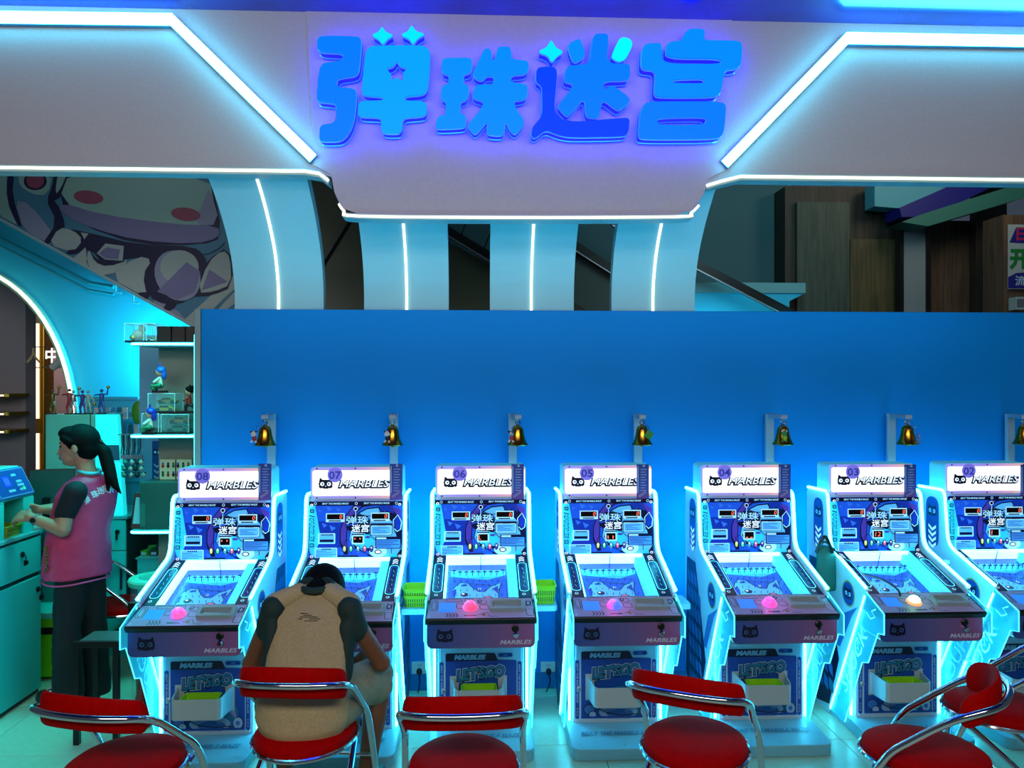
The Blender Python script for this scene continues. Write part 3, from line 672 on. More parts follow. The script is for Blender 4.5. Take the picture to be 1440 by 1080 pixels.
    Pl([(275, 640), (760, 640), (760, 975), (275, 975)], M_hmid, 1)
    Pl([(275, 700), (420, 720), (600, 740), (760, 690), (760, 640), (275, 640)], M_hcyan, 2)
    fig = [(285, 850), (320, 800), (365, 765), (430, 775), (480, 830), (520, 855), (570, 860), (620, 810), (670, 790), (720, 770), (700, 840), (690, 900), (700, 960), (300, 960), (320, 890)]
    Pl(fig, M_hblue, 3); Ln(fig, 8, M_hnavy, 4, True)
    Pl([(290, 850), (325, 830), (330, 880), (300, 900)], M_hdeep, 5); Pl([(365, 790), (410, 780), (425, 800), (370, 805)], M_hdeep, 5)
    Ln([(430, 775), (560, 790), (640, 800)], 7, M_hnavy, 5); Ln([(470, 800), (520, 850), (590, 840)], 6, M_hdeep, 5)
    Pl([(640, 830), (690, 800), (690, 880)], M_hdeep, 5); d.ell(X(398), Yq(885), 34, 30, M_hnavy, 5); d.ell(X(388), Yq(880), 12, 10, M_hwhite, 6)
    d.ell(X(530), Yq(832), 14, 16, M_hpale, 6); d.ell(X(530), Yq(832), 8, 9, M_hnavy, 7); d.ell(X(600), Yq(915), 40, 22, M_hnavy, 5); d.ell(X(600), Yq(915), 26, 12, M_hred, 6)
    for y in (655, 668, 720, 735, 750):
        Ln([(285, y), (420, y+6), (560, y-4), (745, y+5)], 3, M_hdeep, 4)
    for xx in (295, 420, 545, 670, 740): Ln([(xx, 650), (xx+12, 760)], 3, M_hdeep, 4)
    for xx in range(300, 740, 42): Ln([(xx, 968), (xx, 950), (xx+12, 938), (xx+24, 950), (xx+24, 968)], 6, M_hwhite, 6)
    for xx in list(range(455, 670, 28)): d.ell(X(xx), Yq(922), 10, 8, M_hred, 7)
    d.build('playfield_print', pf)
    pb = MB()
    for xx in range(300, 741, 55):
        t = (690-575)*.000575*1.72*.92
        p0 = S3((xx-540)*.000575, t-(.012 if xx in (300, 740) else 0), DEP); pb.tube([p0, p0+nn*.034], .0022, 5)
        pb.box(-.011, .011, -.0015, .0015, 0, .006, M=Matrix.Translation(p0+nn*.02))
    for r_, y in enumerate((760, 800, 850, 900)):
        for xx in range(310+(r_ % 2)*27, 740, 55):
            p0 = S3((xx-540)*.000575, (y-575)*.000575*1.58, DEP); pb.tube([p0, p0+nn*.014], .0016, 4)
    p0 = S3(0, .04, DEP); pb.tube([p0, p0+nn*.075], .0022, 5)
    tag(pb.build('pins', mat('pin_blue', '#152a90', .3, .3), pf), kind='stuff')
    MB().add([S3(-.179, .002, -.0015), S3(.179, .002, -.0015), S3(.179, L, -.0015), S3(-.179, L, -.0015)], [(0, 1, 2, 3)]).build('glass_cover', M_clear, root)
    # front door with print
    dr = MB().box(-.203, .203, -.158, -.15, .075, .455).build('front_door', M_panel, root, bevel=.003)
    MB().lathe([(.0125, 0), (.0125, .006), (.008, .009)], n=14, M=Matrix.Rotation(math.pi/2, 4, 'X')).build('door_lock', M_steel, dr, loc=(-.188+.002, -.158, .238))
    k = 3.857/1081/6.353
    d = Decal((-.0, -.1585, .4265), (1, 0, 0), (0, 0, -1), k); X = lambda x: x-540; Y2 = lambda y: y-545
    R = lambda x0, y0, x1, y1, m, l=1, r=0: d.rect(X(x0), Y2(y0), X(x1), Y2(y1), m, l, r)
    Pl = lambda pts, m, l=1, sm=0: d.poly([(X(x), Y2(y)) for x, y in (chaikin(pts, sm) if sm else pts)], m, l)
    Ln = lambda pts, w, m, l=1, c=False: d.line([(X(x), Y2(y)) for x, y in pts], w, m, l, c)
    El = lambda x, y, rx, ry, m, l=1: d.ell(X(x), Y2(y), rx, ry, m, l, 28)
    op = roundpoly([(225, 545), (665, 545), (690, 605), (860, 612), (860, 1145), (225, 1145)], [20, 20, 14, 20, 16, 16])
    Pl(op, M_dblue, 1)
    Pl(roundpoly([(225, 545), (665, 545), (688, 606), (690, 618), (225, 618)], [20, 20, 10, 0, 0]), M_navy, 2)
    Ln(op, 5, M_dpale, 3, True)
    d.text('MARBLES', X(445), Y2(584), 265, 38, M_dpale, 3, shear=.25, bold=.07)
    R(693, 550, 822, 586, M_dblue, 2, 16); Ln(rrect(690, 547, 825, 589, 18), 3, M_dpale, 3, True)
    for xx in (722, 795): El(xx, 568, 8, 8, M_navy, 3)
    R(742, 560, 776, 576, M_dmid, 3)
    # lower swirls
    El(600, 1010, 205, 150, M_dteal, 2); El(610, 1030, 175, 125, M_dmauve, 3); El(620, 1060, 150, 95, M_dteal, 4); El(560, 1090, 175, 70, M_dpale, 5); El(575, 1105, 120, 40, M_dmid, 6)
    El(300, 1065, 50, 45, M_dmid, 7); Ln(ell(300, 1065, 50, 45), 6, M_navy, 8, True); El(330, 1110, 34, 30, M_dpale, 8); Ln(ell(330, 1110, 34, 30), 6, M_navy, 9, True)
    El(800, 1085, 44, 52, M_dpale, 7); Ln(ell(800, 1085, 44, 52), 6, M_navy, 8, True); El(800, 1085, 18, 20, M_dmid, 9)
    Ln([(385, 1060), (470, 1100), (600, 1120), (740, 1110)], 8, M_navy, 9); Ln([(400, 1130), (600, 1140), (760, 1135)], 6, M_navy, 9)
    El(470, 1075, 26, 10, M_dmauve, 9); El(640, 1080, 24, 10, M_dmauve, 9)
    Pl([(225, 1145), (225, 1125), (860, 1125), (860, 1145)], M_dblue, 10)
    # LET'S GO lettering
    rt = -.10
    d.text("LET'SGO", X(540), Y2(722), 414, 96, M_dpale, 12, rot=rt, shear=.13, bold=.13)
    d.text("LET'SGO", X(540), Y2(722), 414, 96, M_navy, 13, rot=rt, shear=.13, bold=.08)
    d.text("LET'SGO", X(540), Y2(720), 414, 96, M_dteal, 14, rot=rt, shear=.13, bold=.035)
    # side bars
    for xb, dr_ in ((193, 1), (884, -1)):
        R(xb-18, 625, xb+18, 1150, M_dblue, 1, 16); Ln(rrect(xb-19, 624, xb+19, 1151, 17), 3, M_dpale, 2, True)
        d.text('BEAT THE MARBLE MAZE', X(xb), Y2(830), 350, 15, M_dpale, 2, rot=math.pi/2, shear=.2, bold=.03)
        for q_ in range(3): Ln(ell(xb, 1060+q_*28, 8, 8, 10), 3, M_dpale, 2, True)
    Ln([(152, 540), (152, 1180), (928, 1180), (928, 540)], 3, M_dpale, 1)
    d.build('door_print', dr)
    # prize bin
    bn = MB(); th = .004
    def wall(pts): # vertical strip along pts in xy
        vs = []
        for (x, y), z1 in pts: vs += [(x, y, .0), (x, y, z1)]
        n = len(pts); bn.add(vs, [(2*i, 2*i+2, 2*i+3, 2*i+1) for i in range(n-1)])
    prof_ = [((-.135, -.162), .108), ((-.128, -.175), .106)]+[((-.118, -.255), .10), ((-.114, -.275), .098), ((-.10, -.288), .096), ((.10, -.288), .096), ((.114, -.275), .098), ((.118, -.255), .10), ((.128, -.175), .106), ((.135, -.162), .108)]
    wall(prof_); inn = [((x*.965, y*.985 if y < -.2 else y), z) for (x, y), z in prof_]
    wall(inn)
    vs = []
    for (p, z), (q_, z2) in zip(prof_, inn): vs += [(*p, z), (*q_, z2)]
    bn.add(vs, [(2*i, 2*i+1, 2*i+3, 2*i+2) for i in range(len(prof_)-1)])
    bn.add([(p[0], p[1], 0) for p, z in prof_], [tuple(range(len(prof_)))])
    for s in (-1, 1): bn.box(s*.12-.022, s*.12+.022, -.162, -.159, -.01, .12)
    bn.build('collecting_bin', M_bin, root, loc=(-.012, 0, .192))
    # foot platform
    pb = roundpoly([(-.252, -.42), (.252, -.42), (.252, .25), (-.252, .25)], [.05, .05, 0, 0], 5)
    ft = MB(); n = len(pb)
    ft.add([(x, y, 0) for x, y in pb]+[(x, y, .055+.02*(y+.42)/.3 if y < -.12 else .075) for x, y in pb], [tuple(range(n-1, -1, -1)), tuple(range(n, 2*n))]+[(i, (i+1) % n, n+(i+1) % n, n+i) for i in range(n)])
    ft = ft.build('foot_platform', mat('platform_white', '#78c0d2', .35, spec=.3), root, bevel=.004)
    vd2 = Vector((0, -.26, -.0175)).normalized()
    d = Decal((0, -.16, .074), (1, 0, 0), vd2, .001)
    d.text('BEAT THE MARBLE MAZE', 0, 118, 380, 30, mat('platform_print', '#4d8fae', .4), 1, shear=.25, bold=.05)
    tag(d.build('lettering', ft), kind='stuff'); d = Decal((0, -.16, .074), (1, 0, 0), vd2, .001)
    for sx in (-205, 0, 205): d.ell(sx, 225 if sx == 0 else 215, 5, 5, M_steel, 1)
    tag(d.build('screws', ft), kind='stuff')
    # side shelf on the right with rounded tray edge
    sp = roundpoly([(W2, -.16), (W2+.128, -.16), (W2+.128, .02), (W2, .02)], [0, .03, .03, 0], 4)
    MB().prism(sp, .628, .655, 'z').build('side_shelf', mat('shelf_pale', '#7cc4d8', .35), root, bevel=.003)
    return root
PX = {8: 321.5, 7: 503, 6: 676, 5: 854, 4: 1046.5, 3: 1226, 2: 1391.5}
DY = {8: -.055, 7: -.03, 6: 0, 5: 0, 4: 0, 3: 0, 2: .02}
WHERE = {8: 'leftmost in the row', 7: 'in front of the seated boy', 6: 'behind the red chair facing it squarely', 5: 'with a blue and pink glowing button',
         4: 'with a plain pink button, fourth from the left border of the row... ', 3: 'with a green and orange glowing button', 2: 'cut off by the right border'}
WHERE[4] = 'fourth from the right border'
DIG = {8: ("' '", 1), 7: ("' '", 1), 6: ('L', 0), 5: ("1 1", 1), 4: ('--', 0), 3: ('12', 2), 2: ('1', 0)}
BTN = {8: ('#ff58a8', '#7a6cff'), 7: ('#ff58a8', '#ff58a8'), 6: ('#ff4878', '#ff60b0'), 5: ('#4a6cff', '#ff50c0'), 4: ('#ff50b0', '#ff58c8'), 3: ('#f0f0c8', '#58d060'), 2: ('#4090ff', '#50c0ff')}
proto = make_machine(); MX = {}
for i, n_ in enumerate((8, 7, 6, 5, 4, 3, 2)):
    o = proto if i == 0 else copy_tree(proto)
    MX[n_] = o
for n_, o in MX.items():
    x = P(PX[n_], 660, 4.10).x; o.location = (x, 4.0+DY[n_], 0)
    tag(o, 'glowing marble pinball machine numbered 0%d, %s' % (n_, WHERE[n_]), 'arcade machine', 'row of marble machines along the blue wall')
    hb = [c for c in o.children if c.name.startswith('header_box')][0]
    k = 4.1/1081/4.5
    d = Decal((0, .0905-.0035, 1.333), (1, 0, 0), (0, 0, -1), k); d.text('0%d' % n_, 392-524, 480-431, 70, 46, mat('badge_blue', '#3040b0', .4, emit=.2), 1, bold=.02)
    d.build('number', hb)
    bg = [c for c in o.children if c.name.startswith('back_glass')][0]
    k = 4.1/1081/6.353
    d = Decal((0, .072, 1.157), (1, 0, 0), (0, -.035, -1), k)
    s_, kind = DIG[n_]
    if kind == 1:
        for xx in (535, 580): d.rect(xx-540-4, 395-70+(0 if n_ == 5 else -8), xx-540+4, 420-70+(0 if n_ == 5 else -20), M_digit, 15)
    elif s_ == '--':
        for xx in (540, 580): d.rect(xx-540-10, 418-70, xx-540+10, 424-70, M_digit, 15)
    elif s_ == '12': d.text('12', 560-540, 401-70, 50, 38, M_digit, 15, shear=.15, bold=-.01)
    else: d.text(s_, 535-540, 401-70, 18 if s_ == 'L' else 7, 38, M_digit, 15, shear=.1, bold=-.01)
    d.build('digits', bg)
    c1, c2 = BTN[n_]
    m1 = gradmat('button_glow_0%d' % n_, [(0, c2), (.45, c1), (1, c1)] if n_ != 3 else [(0, '#40d070'), (.4, '#f4f4d8'), (.6, '#f09040'), (.8, '#f4f4d8')], 0 if n_ != 3 else 2, -.03, .03, .2, 0, 1.1)
    bt = MB().lathe([(.036, -.004), (.036, .004), (.031, .006), (.03, .012), (.025, .024), (.016, .031), (.004, .034)], n=20).build('glowing_button', m1, o, smooth=True, loc=(-.0505, -.392, .7175), rot=(.32, 0, 0))
    l = bpy.data.lights.new('button_lamp', 'POINT'); l.energy = .16; l.color = lin(c2); l.shadow_soft_size = .02
    lo_ = bpy.data.objects.new('button_lamp', l); COL.objects.link(lo_); lo_.parent = bt; lo_.location = (0, 0, .05)
NM = {8: 'the leftmost machine, 08', 7: 'machine 07, before the boy', 6: 'machine 06, facing the straight red chair', 5: 'the blue-buttoned machine, 05', 4: 'machine 04, right of the blue-buttoned one', 3: 'the green-buttoned machine, 03', 2: 'machine 02, at the right border'}
# ------------------------------------------------------------ bell stands and bells
BELL = {8: (382, 373), 7: (554, 552), 6: (721, 728), 5: (897, 903), 4: (1082, 1101), 3: (1253, 1276), 2: (1420, 1440)}
M_post = mat('stand_grey', '#8fa8bc', .45)
bs0 = bl0 = None
for n_ in (8, 7, 6, 5, 4, 3, 2):
    a, b = BELL[n_]; pa = P(a, 600, 4.42); pb = P(b, 600, 4.20); z = P(b, 583, 4.25).z
    dx, dy = pb.x-pa.x, -.22
    e = empty('bell_stand', (pa.x, 4.42, 0), 0, 'grey square-tube bell stand behind %s' % NM[n_], 'stand', 'bell stands behind the machines')
    MB().box(-.023, .023, -.012, .012, 0, z).build('post', M_post, e, bevel=.002)
    L = math.hypot(dx, dy)+.02; rot = math.atan2(dx, -dy)
    MB().box(-.018, .018, -L, .012, z-.022, z).build('arm', M_post, e, bevel=.002, rot=(0, 0, rot))
    e2 = empty('brass_bell', (pb.x, 4.20, z-.165), 0, 'brass bell over %s' % NM[n_], 'bell', 'brass bells over the machines')
    if bl0 is None:
        MB().lathe([(.056, 0), (.058, .003), (.050, .014), (.041, .035), (.035, .06), (.031, .085), (.024, .100), (.010, .108), (.006, .11), (.006, .0), (.05, 0)][:9], n=24).build('bell_body', M_brass, e2, smooth=True)
        MB().ball((0, 0, -.002), .009, 10).build('clapper', M_brass, e2, smooth=True)
        MB().tube([(.012*math.cos(t), 0, .122+.012*math.sin(t)) for t in [i*math.pi/7 for i in range(14)]], .0025, 6, closed=True).build('bell_loop', M_brass, e2, smooth=True)
        MB().tube([(0, .013*math.cos(t), .142+.013*math.sin(t)) for t in [i*math.pi/7 for i in range(14)]], .0022, 6, closed=True).build('hook', M_chrome, e2, smooth=True)
        bl0 = e2
    else:
        for c in bl0.children:
            q = c.copy(); COL.objects.link(q); q.parent = e2
M_kred = mat('charm_red', '#a02830', .4); M_kgrn = mat('charm_green', '#2c8a3a', .4); M_kblk = mat('charm_black', '#15151c', .4)
def charm(n_, kind, side, label):
    pb = P(BELL[n_][1], 600, 4.20); z = P(BELL[n_][1], 583, 4.25).z
    e = empty('keychain', (pb.x+side*.035, 4.155, z-.10), 0, label, 'keychain')
    MB().tube([(-side*.018+.014*math.cos(t), .01, .028+.016*math.sin(t)) for t in [i*math.pi/6 for i in range(12)]], .0015, 5, closed=True).build('ring', M_chrome, e, smooth=True)
    if kind == 'card': MB().box(-.02, .02, -.002, .002, -.03, .012, M=Matrix.Rotation(.6, 4, 'Y')).build('tag_plate', M_kgrn, e, bevel=.001)
    elif kind == 'loops':
        for k in range(4): MB().tube([(.012*math.cos(t), -.003*k, -.005-.014*k+.012*math.sin(t)) for t in [i*math.pi/6 for i in range(12)]], .0018, 5, closed=True).build('loop', M_chrome, e, smooth=True)
    else:
        ms = {'fig': (M_white, M_kred, M_kblk), 'dark': (M_white, M_kblk, M_black), 'mix': (M_steel, M_kred, M_kblk), 'green': (M_kgrn, M_lime, M_white)}[kind]
        MB().ball((0, 0, 0), (.016, .014, .016), 10).build('head', ms[0], e, smooth=True)
        MB().ball((.004, 0, -.024), (.013, .011, .016), 10).build('body', ms[1], e, smooth=True)
        for s in (-1, 1):
            MB().ball((s*.012, -.002, .012), .006, 8).build('ear', ms[2], e, smooth=True)
            MB().tube([(s*.006, 0, -.034), (s*.014, -.004, -.046)], .005, 6).build('foot', ms[0], e, smooth=True)
charm(8, 'fig', -1.4, 'white and red figure keychain hanging left of the bell over machine 08')
charm(7, 'dark', -.7, 'black and white figure keychain on the bell over machine 07')
charm(6, 'mix', -1.1, 'silver and red keychain cluster on the bell over machine 06')
charm(5, 'card', .95, 'green square tag behind the bell over machine 05')
charm(4, 'green', -.3, 'green figure keychain on the bell over machine 04')
charm(3, 'loops', .9, 'silver keychain loops on the bell over machine 03')
# ------------------------------------------------------------ placards, sockets, baskets
M_plac = gradmat('placard_print', [(0, '#7a4fb0'), (.4, '#3a58c0'), (1, '#1c3fa0')], 2, -.1, .1, .4)
for n_, off in ((8, 51), (7, 54), (6, 52), (5, 50), (4, 57), (3, 54), (2, 52)):
    c = P(PX[n_]+off, 677, 4.07+DY[n_])
    e = empty('placard', c, 0, 'narrow blue notice card on the header of %s' % NM[n_], 'notice card', 'notice cards on the headers')
    MB().box(-.033, .033, 0, .0015, -.096, .092).build('card', M_plac, e)
    d = Decal((0, -.0005, 0), (1, 0, 0), (0, 0, -1), .001)
    d.rect(-29, -80, -23, 60, M_hpale if 0 else M_dpale, 1)
    for k in range(9): d.rect(-12, -66+k*14, 22-(k*7) % 13, -62+k*14, M_dpale, 1)
    d.ell(5, -83, 7, 7, M_dpale, 1); d.poly([(-25, 75), (15, 50), (20, 60), (-20, 88)], M_dmauve, 1)
    d.build('card_print', e)
for px, n1, n2, cable in ((590, 7, 6, [(0, -.02, -.01), (.004, -.03, -.06), (-.005, -.03, -.12), (-.003, -.03, -.2)]), (771, 6, 5, [(0, -.02, -.01), (.006, -.035, -.05), (-.03, -.06, -.12), (-.09, -.08, -.165), (-.12, -.07, -.15)])):
    c = P(px, 941, YW)
    e = empty('wall_socket', c, 0, 'white wall socket %s of the straight-facing machine 06' % ('left' if n1 == 7 else 'right'), 'socket', 'wall sockets in the blue wall')
    MB().prism(rrect(-.045, -.045, .045, .045, .006), -.009, 0).build('plate', M_white, e, bevel=.002)
    for z in (.022,):
        for x in (-.008, .008): MB().box(x-.0015, x+.0015, -.0105, -.008, z, z+.01).build('slot', M_black, e)
    e = empty('power_plug', c+Vector((0, -.01, -.006)), 0, 'black plug and cord in the socket %s of machine 06' % ('left' if n1 == 7 else 'right'), 'plug', 'power plugs')
    MB().ball((0, -.014, 0), (.017, .018, .02), 10).build('plug_body', M_black, e, smooth=True)
    MB().tube(smoothpath(cable, 5), .0035, 6).build('cord', M_black, e, smooth=True)
def basket(x, y, z, w, dpt, h, label, grp, m=None, rz=0):
    m = m or M_lime
    e = empty('basket', (x, y, z), rz, label, 'basket', grp)
    b = MB()
    for t in (0, 1):
        pass
    lo = [(-w*.42, -dpt*.42), (w*.42, -dpt*.42), (w*.42, dpt*.42), (-w*.42, dpt*.42)]; hi = [(-w/2, -dpt/2), (w/2, -dpt/2), (w/2, dpt/2), (-w/2, dpt/2)]
    lo = roundpoly(lo, .012, 3); hi = roundpoly(hi, .012, 3); n = len(lo)
    zs = [0, h*.35, h*.42, h*.72, h*.8, h]
    vs = []
    for q in zs: t = q/h; vs += [(l[0]*(1-t)+u[0]*t, l[1]*(1-t)+u[1]*t, q) for l, u in zip(lo, hi)]
    fs = [tuple(range(n))]
    for k in range(5):
        for i in range(n): fs.append((k*n+i, k*n+(i+1) % n, (k+1)*n+(i+1) % n, (k+1)*n+i))
    k = len(vs); vs += [(v[0]*.95, v[1]*.95, v[2]+.003) for v in vs[:]]
    b.add(vs, fs+[tuple(k+i for i in f) for f in fs]); b.build('shell', m, e)
    MB().tube([(p[0], p[1], h) for p in hi], .004, 5, closed=True).build('rim', m, e)
    sl = MB()
    md = mat('basket_slot', '#3a5a08', .5)
    for i in range(9):
        x_ = -w*.38+i*w*.095
        for (q0, q1) in ((.15, .4), (.5, .78)):
            f = -dpt*(.42+.08*(q0+q1)/2)-.0008; sl.box(x_-.0022, x_+.0022, f-.0005, f+.001, h*q0, h*q1)
    tag(sl.build('slots', md, e), kind='stuff'); return e
sx = lambda n_: MX[n_].location.x+W2+.066
sy = lambda n_: 3.93+DY[n_]
basket(sx(7), sy(7), .656, .115, .13, .055, 'lower lime green basket on the shelf between machines 07 and 06', 'lime baskets on the side shelves')
basket(sx(7), sy(7)+.004, .682, .122, .135, .062, 'upper lime green basket stacked on the shelf between machines 07 and 06', 'lime baskets on the side shelves')
basket(sx(6), sy(6), .656, .115, .13, .09, 'tall lime green basket on the shelf between machines 06 and 05', 'lime baskets on the side shelves')
basket(sx(4), sy(4)+.02, .656, .11, .12, .06, 'lime green basket on the shelf between machines 04 and 03', 'lime baskets on the side shelves')
for n_ in (8, 6, 4, 3):
    basket(MX[n_].location.x-.01, MX[n_].location.y-.225, .194, .17, .095, .082, 'lime basket inside the white bin of %s' % NM[n_], 'lime baskets in the front bins')
# bottle and bag
e = empty('water_bottle', (sx(3)-.01, sy(3)+.0, .656), 0, 'clear plastic water bottle standing between machines 03 and 02', 'bottle')
MB().lathe([(.026, 0), (.03, .005), (.03, .05), (.028, .055), (.03, .06), (.03, .11), (.026, .14), (.012, .16), (.012, .175)], n=16).build('bottle_body', M_acryl, e, smooth=True)
MB().lathe([(.014, 0), (.014, .016)], n=12).build('cap', mat('cap_white', '#bfe0e8', .4), e, loc=(0, 0, .172))
MB().lathe([(.0305, 0), (.0305, .04)], n=16).build('bottle_label', mat('bottle_label_green', '#38c0b0', .4), e, loc=(0, 0, .062))
bx = MX[3].location.x-W2-.045
e = empty('tote_bag', (bx, 4.0, .70), 0, 'dark green bag hung on the left side of machine 03', 'bag')
b = MB(); vs = []; fs = []
rows = [(-.055, .05, .20), (-.05, .06, .13), (-.07, .075, .04), (-.06, .08, -.04)]
for k_, (l, r_, z) in enumerate(rows):
    for (yy, w_) in ((-.02, 1), (.02, 1)): vs += [(l, yy-.012*(k_ % 2), z), ((l+r_)/2, yy*(1.9 if yy < 0 else 1.2), z+.012), (r_, yy, z)]
for k_ in range(3):
    a = k_*6
    for i, j in ((0, 1), (1, 2), (2, 5), (5, 4), (4, 3), (3, 0)): fs.append((a+i, a+j, a+6+j, a+6+i))
fs += [(18, 19, 20, 23, 22, 21)]
bb = b.add(vs, fs).build('bag_body', mat('bag_green', '#0f5a50', .5), e, smooth=True)
mo = bb.modifiers.new('s', 'SUBSURF'); mo.levels = mo.render_levels = 2
MB().tube(smoothpath([(-.05, -.03, .2), (-.02, -.04, .24), (.05, -.06, .17), (.12, -.12, .10), (.2, -.2, .08), (.22, -.32, .05), (.18, -.36, .0), (.1, -.34, -.03)], 6), .005, 6).build('strap', M_kblk, e, smooth=True)
MB().tube(smoothpath([(-.06, -.02, .18), (-.04, -.04, .25), (-.01, -.03, .26), (.02, -.04, .18)], 5), .009, 6).build('handle', M_kblk, e, smooth=True)

# ------------------------------------------------------------ chairs
def make_chair():
    root = empty('folding_chair', (0, 0, 0))
    prof_ = [(0.02, .385), (.90, .385), (.97, .392), (1, .405), (.985, .421), (.9, .433), (.6, .441), (.02, .443)]
    MB().lathe([(r*1, z) for r, z in prof_], n=36, sx=.193, sy=.215).build('seat', M_red, root, smooth=True)
    MB().tube([(.197*math.cos(t), .219*math.sin(t), .393) for t in [i*math.pi/18 for i in range(36)]], .0085, 8, closed=True).build('seat_rim', M_chrome, root, smooth=True)
    half = [(0, -.262, .686), (.10, -.252, .684), (.165, -.225, .678), (.205, -.175, .662), (.215, -.11, .628), (.213, -.04, .575), (.212, .02, .525), (.214, .075, .478), (.217, .105, .44), (.22, .135, .38), (.224, .20, .20), (.228, .258, .012)]
    path = [(-x, y, z) for x, y, z in reversed(half[1:])]+half
    MB().tube(smoothpath(path, 5), .0132, 10).build('back_frame', M_chrome, root, smooth=True)
    # padded back: curved band inside the hoop, rolled over its top
    arc = smoothpath([(-.208, -.125, .648), (-.195, -.165, .664), (-.16, -.203, .676), (-.10, -.229, .684), (0, -.240, .688), (.10, -.229, .684), (.16, -.203, .676), (.195, -.165, .664), (.208, -.125, .648)], 4)
    vs = []; n = 14; N = len(arc)
    for i, p in enumerate(arc):
        t = arc[min(i+1, N-1)]-arc[max(i-1, 0)]; t.z = 0; t.normalize(); inw = Vector((-t.y, t.x, 0)); ee = min(i, N-1-i)/4; sc = math.sqrt(max(.05, 1-(1-min(ee, 1))**2))
        for j in range(n):
            a = 2*math.pi*j/n; ca, sa = math.cos(a), math.sin(a)
            off = inw*(.014+.016*math.copysign(abs(ca)**.8, ca)*sc)+Vector((0, 0, -.004+.056*math.copysign(abs(sa)**.75, sa)*sc)); vs.append(p+off)
    fs = [(i*n+j, i*n+(j+1) % n, (i+1)*n+(j+1) % n, (i+1)*n+j) for i in range(N-1) for j in range(n)]+[tuple(range(n)), tuple(range((N-1)*n, N*n))]
    MB().add(vs, fs).build('backrest', M_red, root, smooth=True)
    for s in (-1, 1):
        MB().tube(smoothpath([(s*.165, .15, .385), (s*.17, .10, .36), (s*.19, -.12, .18), (s*.198, -.245, .012)], 5), .0115, 8).build('rear_leg', M_chrome, root, smooth=True)
        for yy, xx in ((.258, .228), (-.245, .198)): MB().lathe([(.016, 0), (.016, .022), (.013, .026)], n=10).build('foot_cap', M_black, root, loc=(s*xx, yy, 0))
    MB().tube([(-.222, .19, .235), (.222, .19, .235)], .008, 8).build('crossbar', M_chrome, root, smooth=True)
    MB().tube([(-.192, -.16, .12), (.192, -.16, .12)], .008, 8).build('crossbar', M_chrome, root, smooth=True)
    return root
chair0 = make_chair(); CH = {}
def place(px, d_, rot, label, key):
    u = (px-720)/F; x = d_*(math.sin(A0)+u*math.cos(A0)); y = d_*(math.cos(A0)-u*math.sin(A0))
    o = chair0 if not CH else copy_tree(chair0); CH[key] = o
    o.location = (x, y, 0); o.rotation_euler = (0, 0, math.radians(rot)); tag(o, label, 'chair', 'red folding chairs in the arcade'); return o
place(176, 2.74, -16, 'empty red chrome-framed folding chair at bottom left, before machine 08', 'A')
place(430, 3.0, -6, 'red chrome-framed folding chair the boy sits on', 'B')
place(652, 2.74, 0, 'empty red chrome-framed folding chair facing machine 06 squarely', 'C')
place(977, 2.9, -27, 'empty red chrome-framed folding chair turned aslant before machine 05', 'D')
place(1300, 2.83, 54, 'empty red chrome-framed folding chair seen from its side before machine 03', 'E')
place(1408, 3.22, 56, 'red folding chair at the right border, behind the sideways red chair', 'F')
place(173, 4.74, -82, 'red folding chair standing behind the woman, beside the glass tub', 'H')
# ------------------------------------------------------------ people
def capsule(mb, p0, r0, p1, r1, n=12, sq=None):
    p0, p1 = Vector(p0), Vector(p1); a = p1-p0; L = a.length
    pts = []; rr = []
    for k in range(5): t = k/4*math.pi/2; pts.append(p0-a.normalized()*r0*math.cos(t)); rr.append(max(r0*math.sin(t), r0*.05))
    for k in range(5): t = k/4*math.pi/2; pts.append(p1+a.normalized()*r1*math.sin(t)); rr.append(max(r1*math.cos(t), r1*.05))
    mb.tube(pts, rr, n)
def loft(mb, secs, n=20):
    """closed loft through elliptical sections (centre, rx vector, ry vector)"""
    vs = []; fs = []
    for c, a, b in secs:
        c, a, b = Vector(c), Vector(a), Vector(b)
        for j in range(n):
            t = 2*math.pi*j/n; vs.append(c+a*math.cos(t)+b*math.sin(t))
    N = len(secs)
    for i in range(N-1):
        for j in range(n): fs.append((i*n+j, i*n+(j+1) % n, (i+1)*n+(j+1) % n, (i+1)*n+j))
    fs += [tuple(range(n-1, -1, -1)), tuple(range((N-1)*n, N*n))]
    mb.add(vs, fs)
def blob(mb, name, m, parent, voxel=.008, it=6, disp=0, dscale=.1):
    me = bpy.data.meshes.new('t'); me.from_pydata(mb.v, [], mb.f)
    bm = bmesh.new(); bm.from_mesh(me); bmesh.ops.recalc_face_normals(bm, faces=bm.faces); bm.to_mesh(me); bm.free()
    o = bpy.data.objects.new('t', me); COL.objects.link(o)
    r = o.modifiers.new('r', 'REMESH'); r.mode = 'VOXEL'; r.voxel_size = voxel
    sm = o.modifiers.new('s', 'SMOOTH'); sm.factor = .5; sm.iterations = it
    if disp:
        tx = bpy.data.textures.new('folds', 'CLOUDS'); tx.noise_scale = dscale
        dm = o.modifiers.new('d', 'DISPLACE'); dm.texture = tx; dm.strength = disp; dm.mid_level = .5
    m2 = bpy.data.meshes.new_from_object(o.evaluated_get(bpy.context.evaluated_depsgraph_get()))
    bpy.data.objects.remove(o)
    for p in m2.polygons: p.use_smooth = True
    m2.materials.clear(); m2.materials.append(m)
    q = bpy.data.objects.new(name, m2); COL.objects.link(q); q.parent = parent; return q
